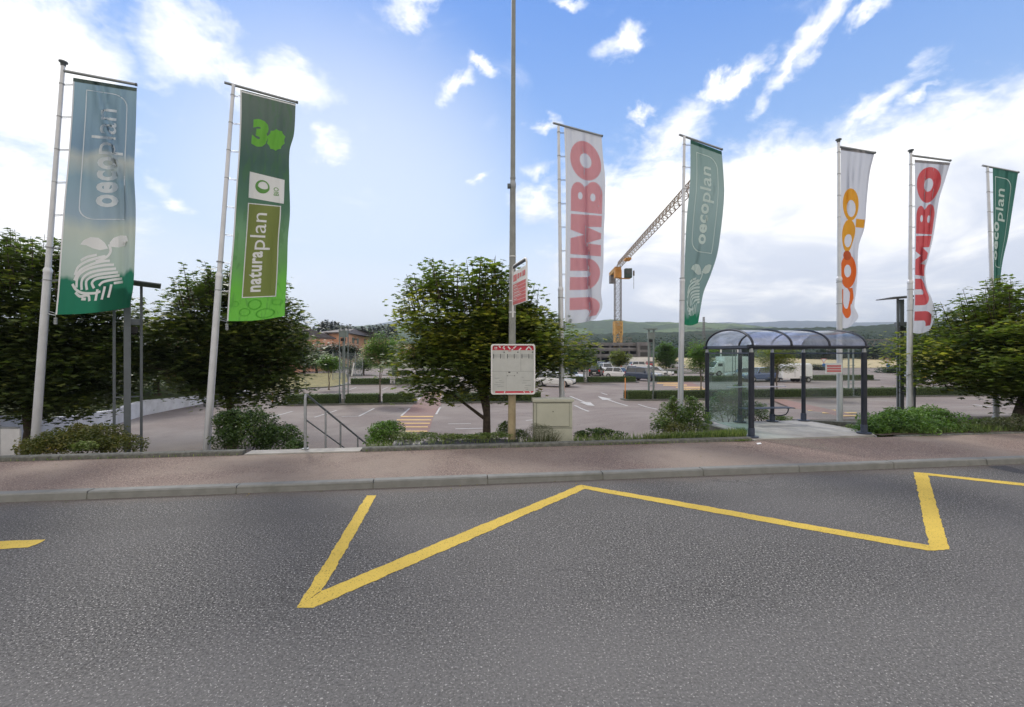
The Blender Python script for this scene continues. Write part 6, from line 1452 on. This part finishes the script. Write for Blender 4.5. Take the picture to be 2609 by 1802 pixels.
    for sx_ in (-1, 1):
        mb = MB(); mb.box((sx_*(h-.005), 0, .50), (.04, .50, .12)); mb.build('number_plate', M['plate'], T, local=True)
        mb = MB(); mb.box((sx_*(h-.06), 0, .34), (.14, Wd*.80, .16)); mb.build('bumper', M['black'], T, local=True, bevel=.02)
    for sy in (-1, 1):
        mb = MB(); mb.box((g3-.25, sy*(w_+.06), be+.08), (.12, .16, .13)); mb.build('mirror', carpaint(*paint_), T, local=True, bevel=.02)
    return T
WH, SV, DB, BK, BL2, DG, RD, GR = ('white_car_paint', (.72, .73, .74)), ('silver_car_paint', (.42, .43, .45)), ('dark_blue_car_paint', (.035, .055, .10)), ('black_car_paint', (.018, .024, .026)), ('blue_car_paint', (.06, .10, .22)), ('dark_green_car_paint', (.02, .05, .045)), ('red_car_paint', (.35, .03, .03)), ('grey_car_paint', (.16, .17, .18))
def carat(label, px, y, rz, p, kind): c = G(px, y, LOT); return car(label, c.x, c.y, R(rz), p, kind)
carat('dark hatchback seen from behind with red tail lights, left of the crane', 1519, 957.5, 72, BK, 'hatch')
carat('white van behind the dark hatchback', 1543, 950, -75, WH, 'suv')
carat('white hatchback facing right, behind the second row hedge below the crane', 1579, 964, -40, WH, 'hatch')
carat('silver hatchback seen from behind, right of the white hatchback', 1607, 955.5, 80, SV, 'hatch')
carat('white sport utility car side on, near the construction site', 1630, 941.5, 12, WH, 'suv')
carat('dark blue sport utility car at the gap of the second hedge row', 1641, 970.5, -52, DB, 'suv')
carat('pale green-white car behind the far light tower', 1672, 960, -30, WH, 'sedan')
carat('white car half hidden beside the third flagpole', 1449, 971, -50, WH, 'hatch')
carat('small lilac-grey car left of the fourth flagpole', 1722, 938.5, 20, SV, 'hatch')
carat('grey car in the back row behind the yellow-green tree', 1556, 939, 100, GR, 'hatch')
carat('silver car in the back row, left end', 1530, 937, 80, SV, 'sedan')
carat('dark car in the back row, right of the yellow-green tree', 1603, 937.5, 95, DB, 'hatch')
carat('silver car in the back row beside the white one', 1588, 943, 85, SV, 'hatch')
carat('blue estate car coupled to the horse trailer, seen through the shelter', 1938, 972.5, 184, BL2, 'suv')
carat('silver saloon in front of the blue car, seen through the shelter glass', 1895, 965, 175, SV, 'sedan')
carat('dark green car with red tail lights behind the sixth flagpole', 2322, 977, 60, DG, 'hatch')
carat('white van at the far left, glimpsed between the young trees and the maple', 1040, 937, 15, WH, 'van')
carat('white car glimpsed low between the maple and the third flagpole', 1412, 985, -20, WH, 'hatch')
carat('dark car half hidden by the third flagpole tree, back row', 1472, 947, 85, GR, 'hatch')
carat('blue car between the black hatchback and the maple', 1494, 942, 95, BL2, 'sedan')
carat('red car in the back row below the white hoarding', 1655, 936, 80, RD, 'hatch')
# horse trailer
c = G(2020, 973.5, LOT)
T = thing('horse_trailer', (c.x, c.y, LOT), 'white horse trailer behind the blue car, seen through the shelter', 'trailer', None, R(4))
def bx(mb, c, s_): mb.box(c, s_); return mb
mb = loft([[(x, -.85, .45), (x, -.85, zt_), (x, -.70, zt_+.12), (x, .70, zt_+.12), (x, .85, zt_), (x, .85, .45)] for x, zt_ in ((-1.75, 1.25), (-1.70, 1.45), (-1.0, 1.95), (1.55, 2.05), (1.75, 1.9))]); mb.build('body', M['white'], T, local=True)
mb = MB(); mb.box((.45, -.86, 1.35), (.035, .02, 1.4)); mb.box((-.35, -.86, 1.25), (.03, .02, 1.3)); mb.build('panel_seam', M['inkl'], T, local=True)
mb = MB(); mb.box((-.75, -.862, 1.62), (.45, .02, .22)); mb.build('window', M['cglass'], T, local=True)
for x in (.65, 1.2):
    for sy in (-1, 1):
        mb = MB(); mb.tube([(x, sy*.80, .30), (x, sy*.98, .30)], .30, 16); wh = mb.build('wheel', M['tyre'], T, local=True); mb = MB(); mb.tube([(x, sy*.97, .30), (x, sy*.99, .30)], .16, 12); mb.build('rim', M['rim'], wh, local=True)
for sy in (-1, 1): mb = MB(); mb.box((.92, sy*.93, .64), (1.3, .2, .06)); mb.build('mudguard', M['black'], T, local=True)
mb = MB(); mb.bar((-1.75, 0, .5), (-3.0, 0, .5), .10); mb.bar((-1.75, -.6, .5), (-2.6, 0, .5), .08); mb.bar((-1.75, .6, .5), (-2.6, 0, .5), .08); mb.build('drawbar', M['darkst'], T, local=True)
# white box truck seen through the left glass
c = G(1858, 958, LOT)
T = thing('box_truck', (c.x, c.y, LOT), 'white box-bodied truck seen through the green side glass of the shelter', 'truck', None, R(10))
mb = MB(); mb.box((.6, 0, 1.75), (4.2, 2.2, 2.2)); mb.build('cargo_box', M['white'], T, local=True, bevel=.04)
mb = loft([[(x, -.95, .55), (x, -1.0, 1.3), (x, -.85, z), (x, .85, z), (x, 1.0, 1.3), (x, .95, .55)] for x, z in ((-3.1, 1.2), (-3.0, 1.35), (-2.4, 2.1), (-1.6, 2.2))]); mb.build('cab', M['white'], T, local=True)
mb = MB(); mb.add([(-3.03, -.8, 1.38), (-3.03, .8, 1.38), (-2.47, .75, 2.05), (-2.47, -.75, 2.05)], [(0, 1, 2, 3)]); mb.box((-2.1, -.96, 1.65), (.7, .04, .45)); mb.build('windscreen', M['cglass'], T, local=True)
for x in (-2.3, 1.6):
    for sy in (-1, 1): mb = MB(); mb.tube([(x, sy*.75, .4), (x, sy*1.02, .4)], .4, 16); wh = mb.build('wheel', M['tyre'], T, local=True); mb = MB(); mb.tube([(x, sy*1.01, .4), (x, sy*1.03, .4)], .22, 12); mb.build('rim', M['rim'], wh, local=True)
mb = MB(); mb.box((0, 0, .62), (5.6, .8, .14)); mb.build('chassis', M['darkst'], T, local=True)
# white sign gantry above the truck
D2 = 88; a = W(1858, 875, D2); T = thing('sign_tower', (a.x, D2, LOT), 'white framed sign tower standing behind the white truck', 'sign')
for dx in (-1.6, 1.6):
    mb = MB(); mb.box((a.x+dx, D2, (LOT+a.z)/2), (.22, .22, a.z-LOT)); mb.build('post', M['white'], T)
for i, z in enumerate((a.z-.5, a.z-1.7, a.z-2.9)):
    mb = MB(); mb.box((a.x, D2-.02, z), (2.9, .12, .85)); mb.build('sign_panel', M[('white', 'cgreen', 'white')[i]], T)

# ------------------------------------------------------------------ air
hz_ = bpy.data.materials.new('haze_air'); hz_.use_nodes = True; t = NT(hz_.node_tree); t.n.remove(t.n['Principled BSDF']); pv = t.new('ShaderNodeVolumePrincipled')
pv.inputs['Color'].default_value = (.80, .89, 1, 1); pv.inputs['Density'].default_value = .00019; pv.inputs['Anisotropy'].default_value = .2
t.l.new(pv.outputs[0], t.n['Material Output'].inputs['Volume'])
mb = MB(); mb.box((0, 2700, 180), (17000, 11200, 370)); hb = mb.build('haze', hz_, loc=(0, 0, 0)); tag(hb, 'thin pale summer haze', 'haze', kind='stuff'); hb['kind'] = 'stuff'
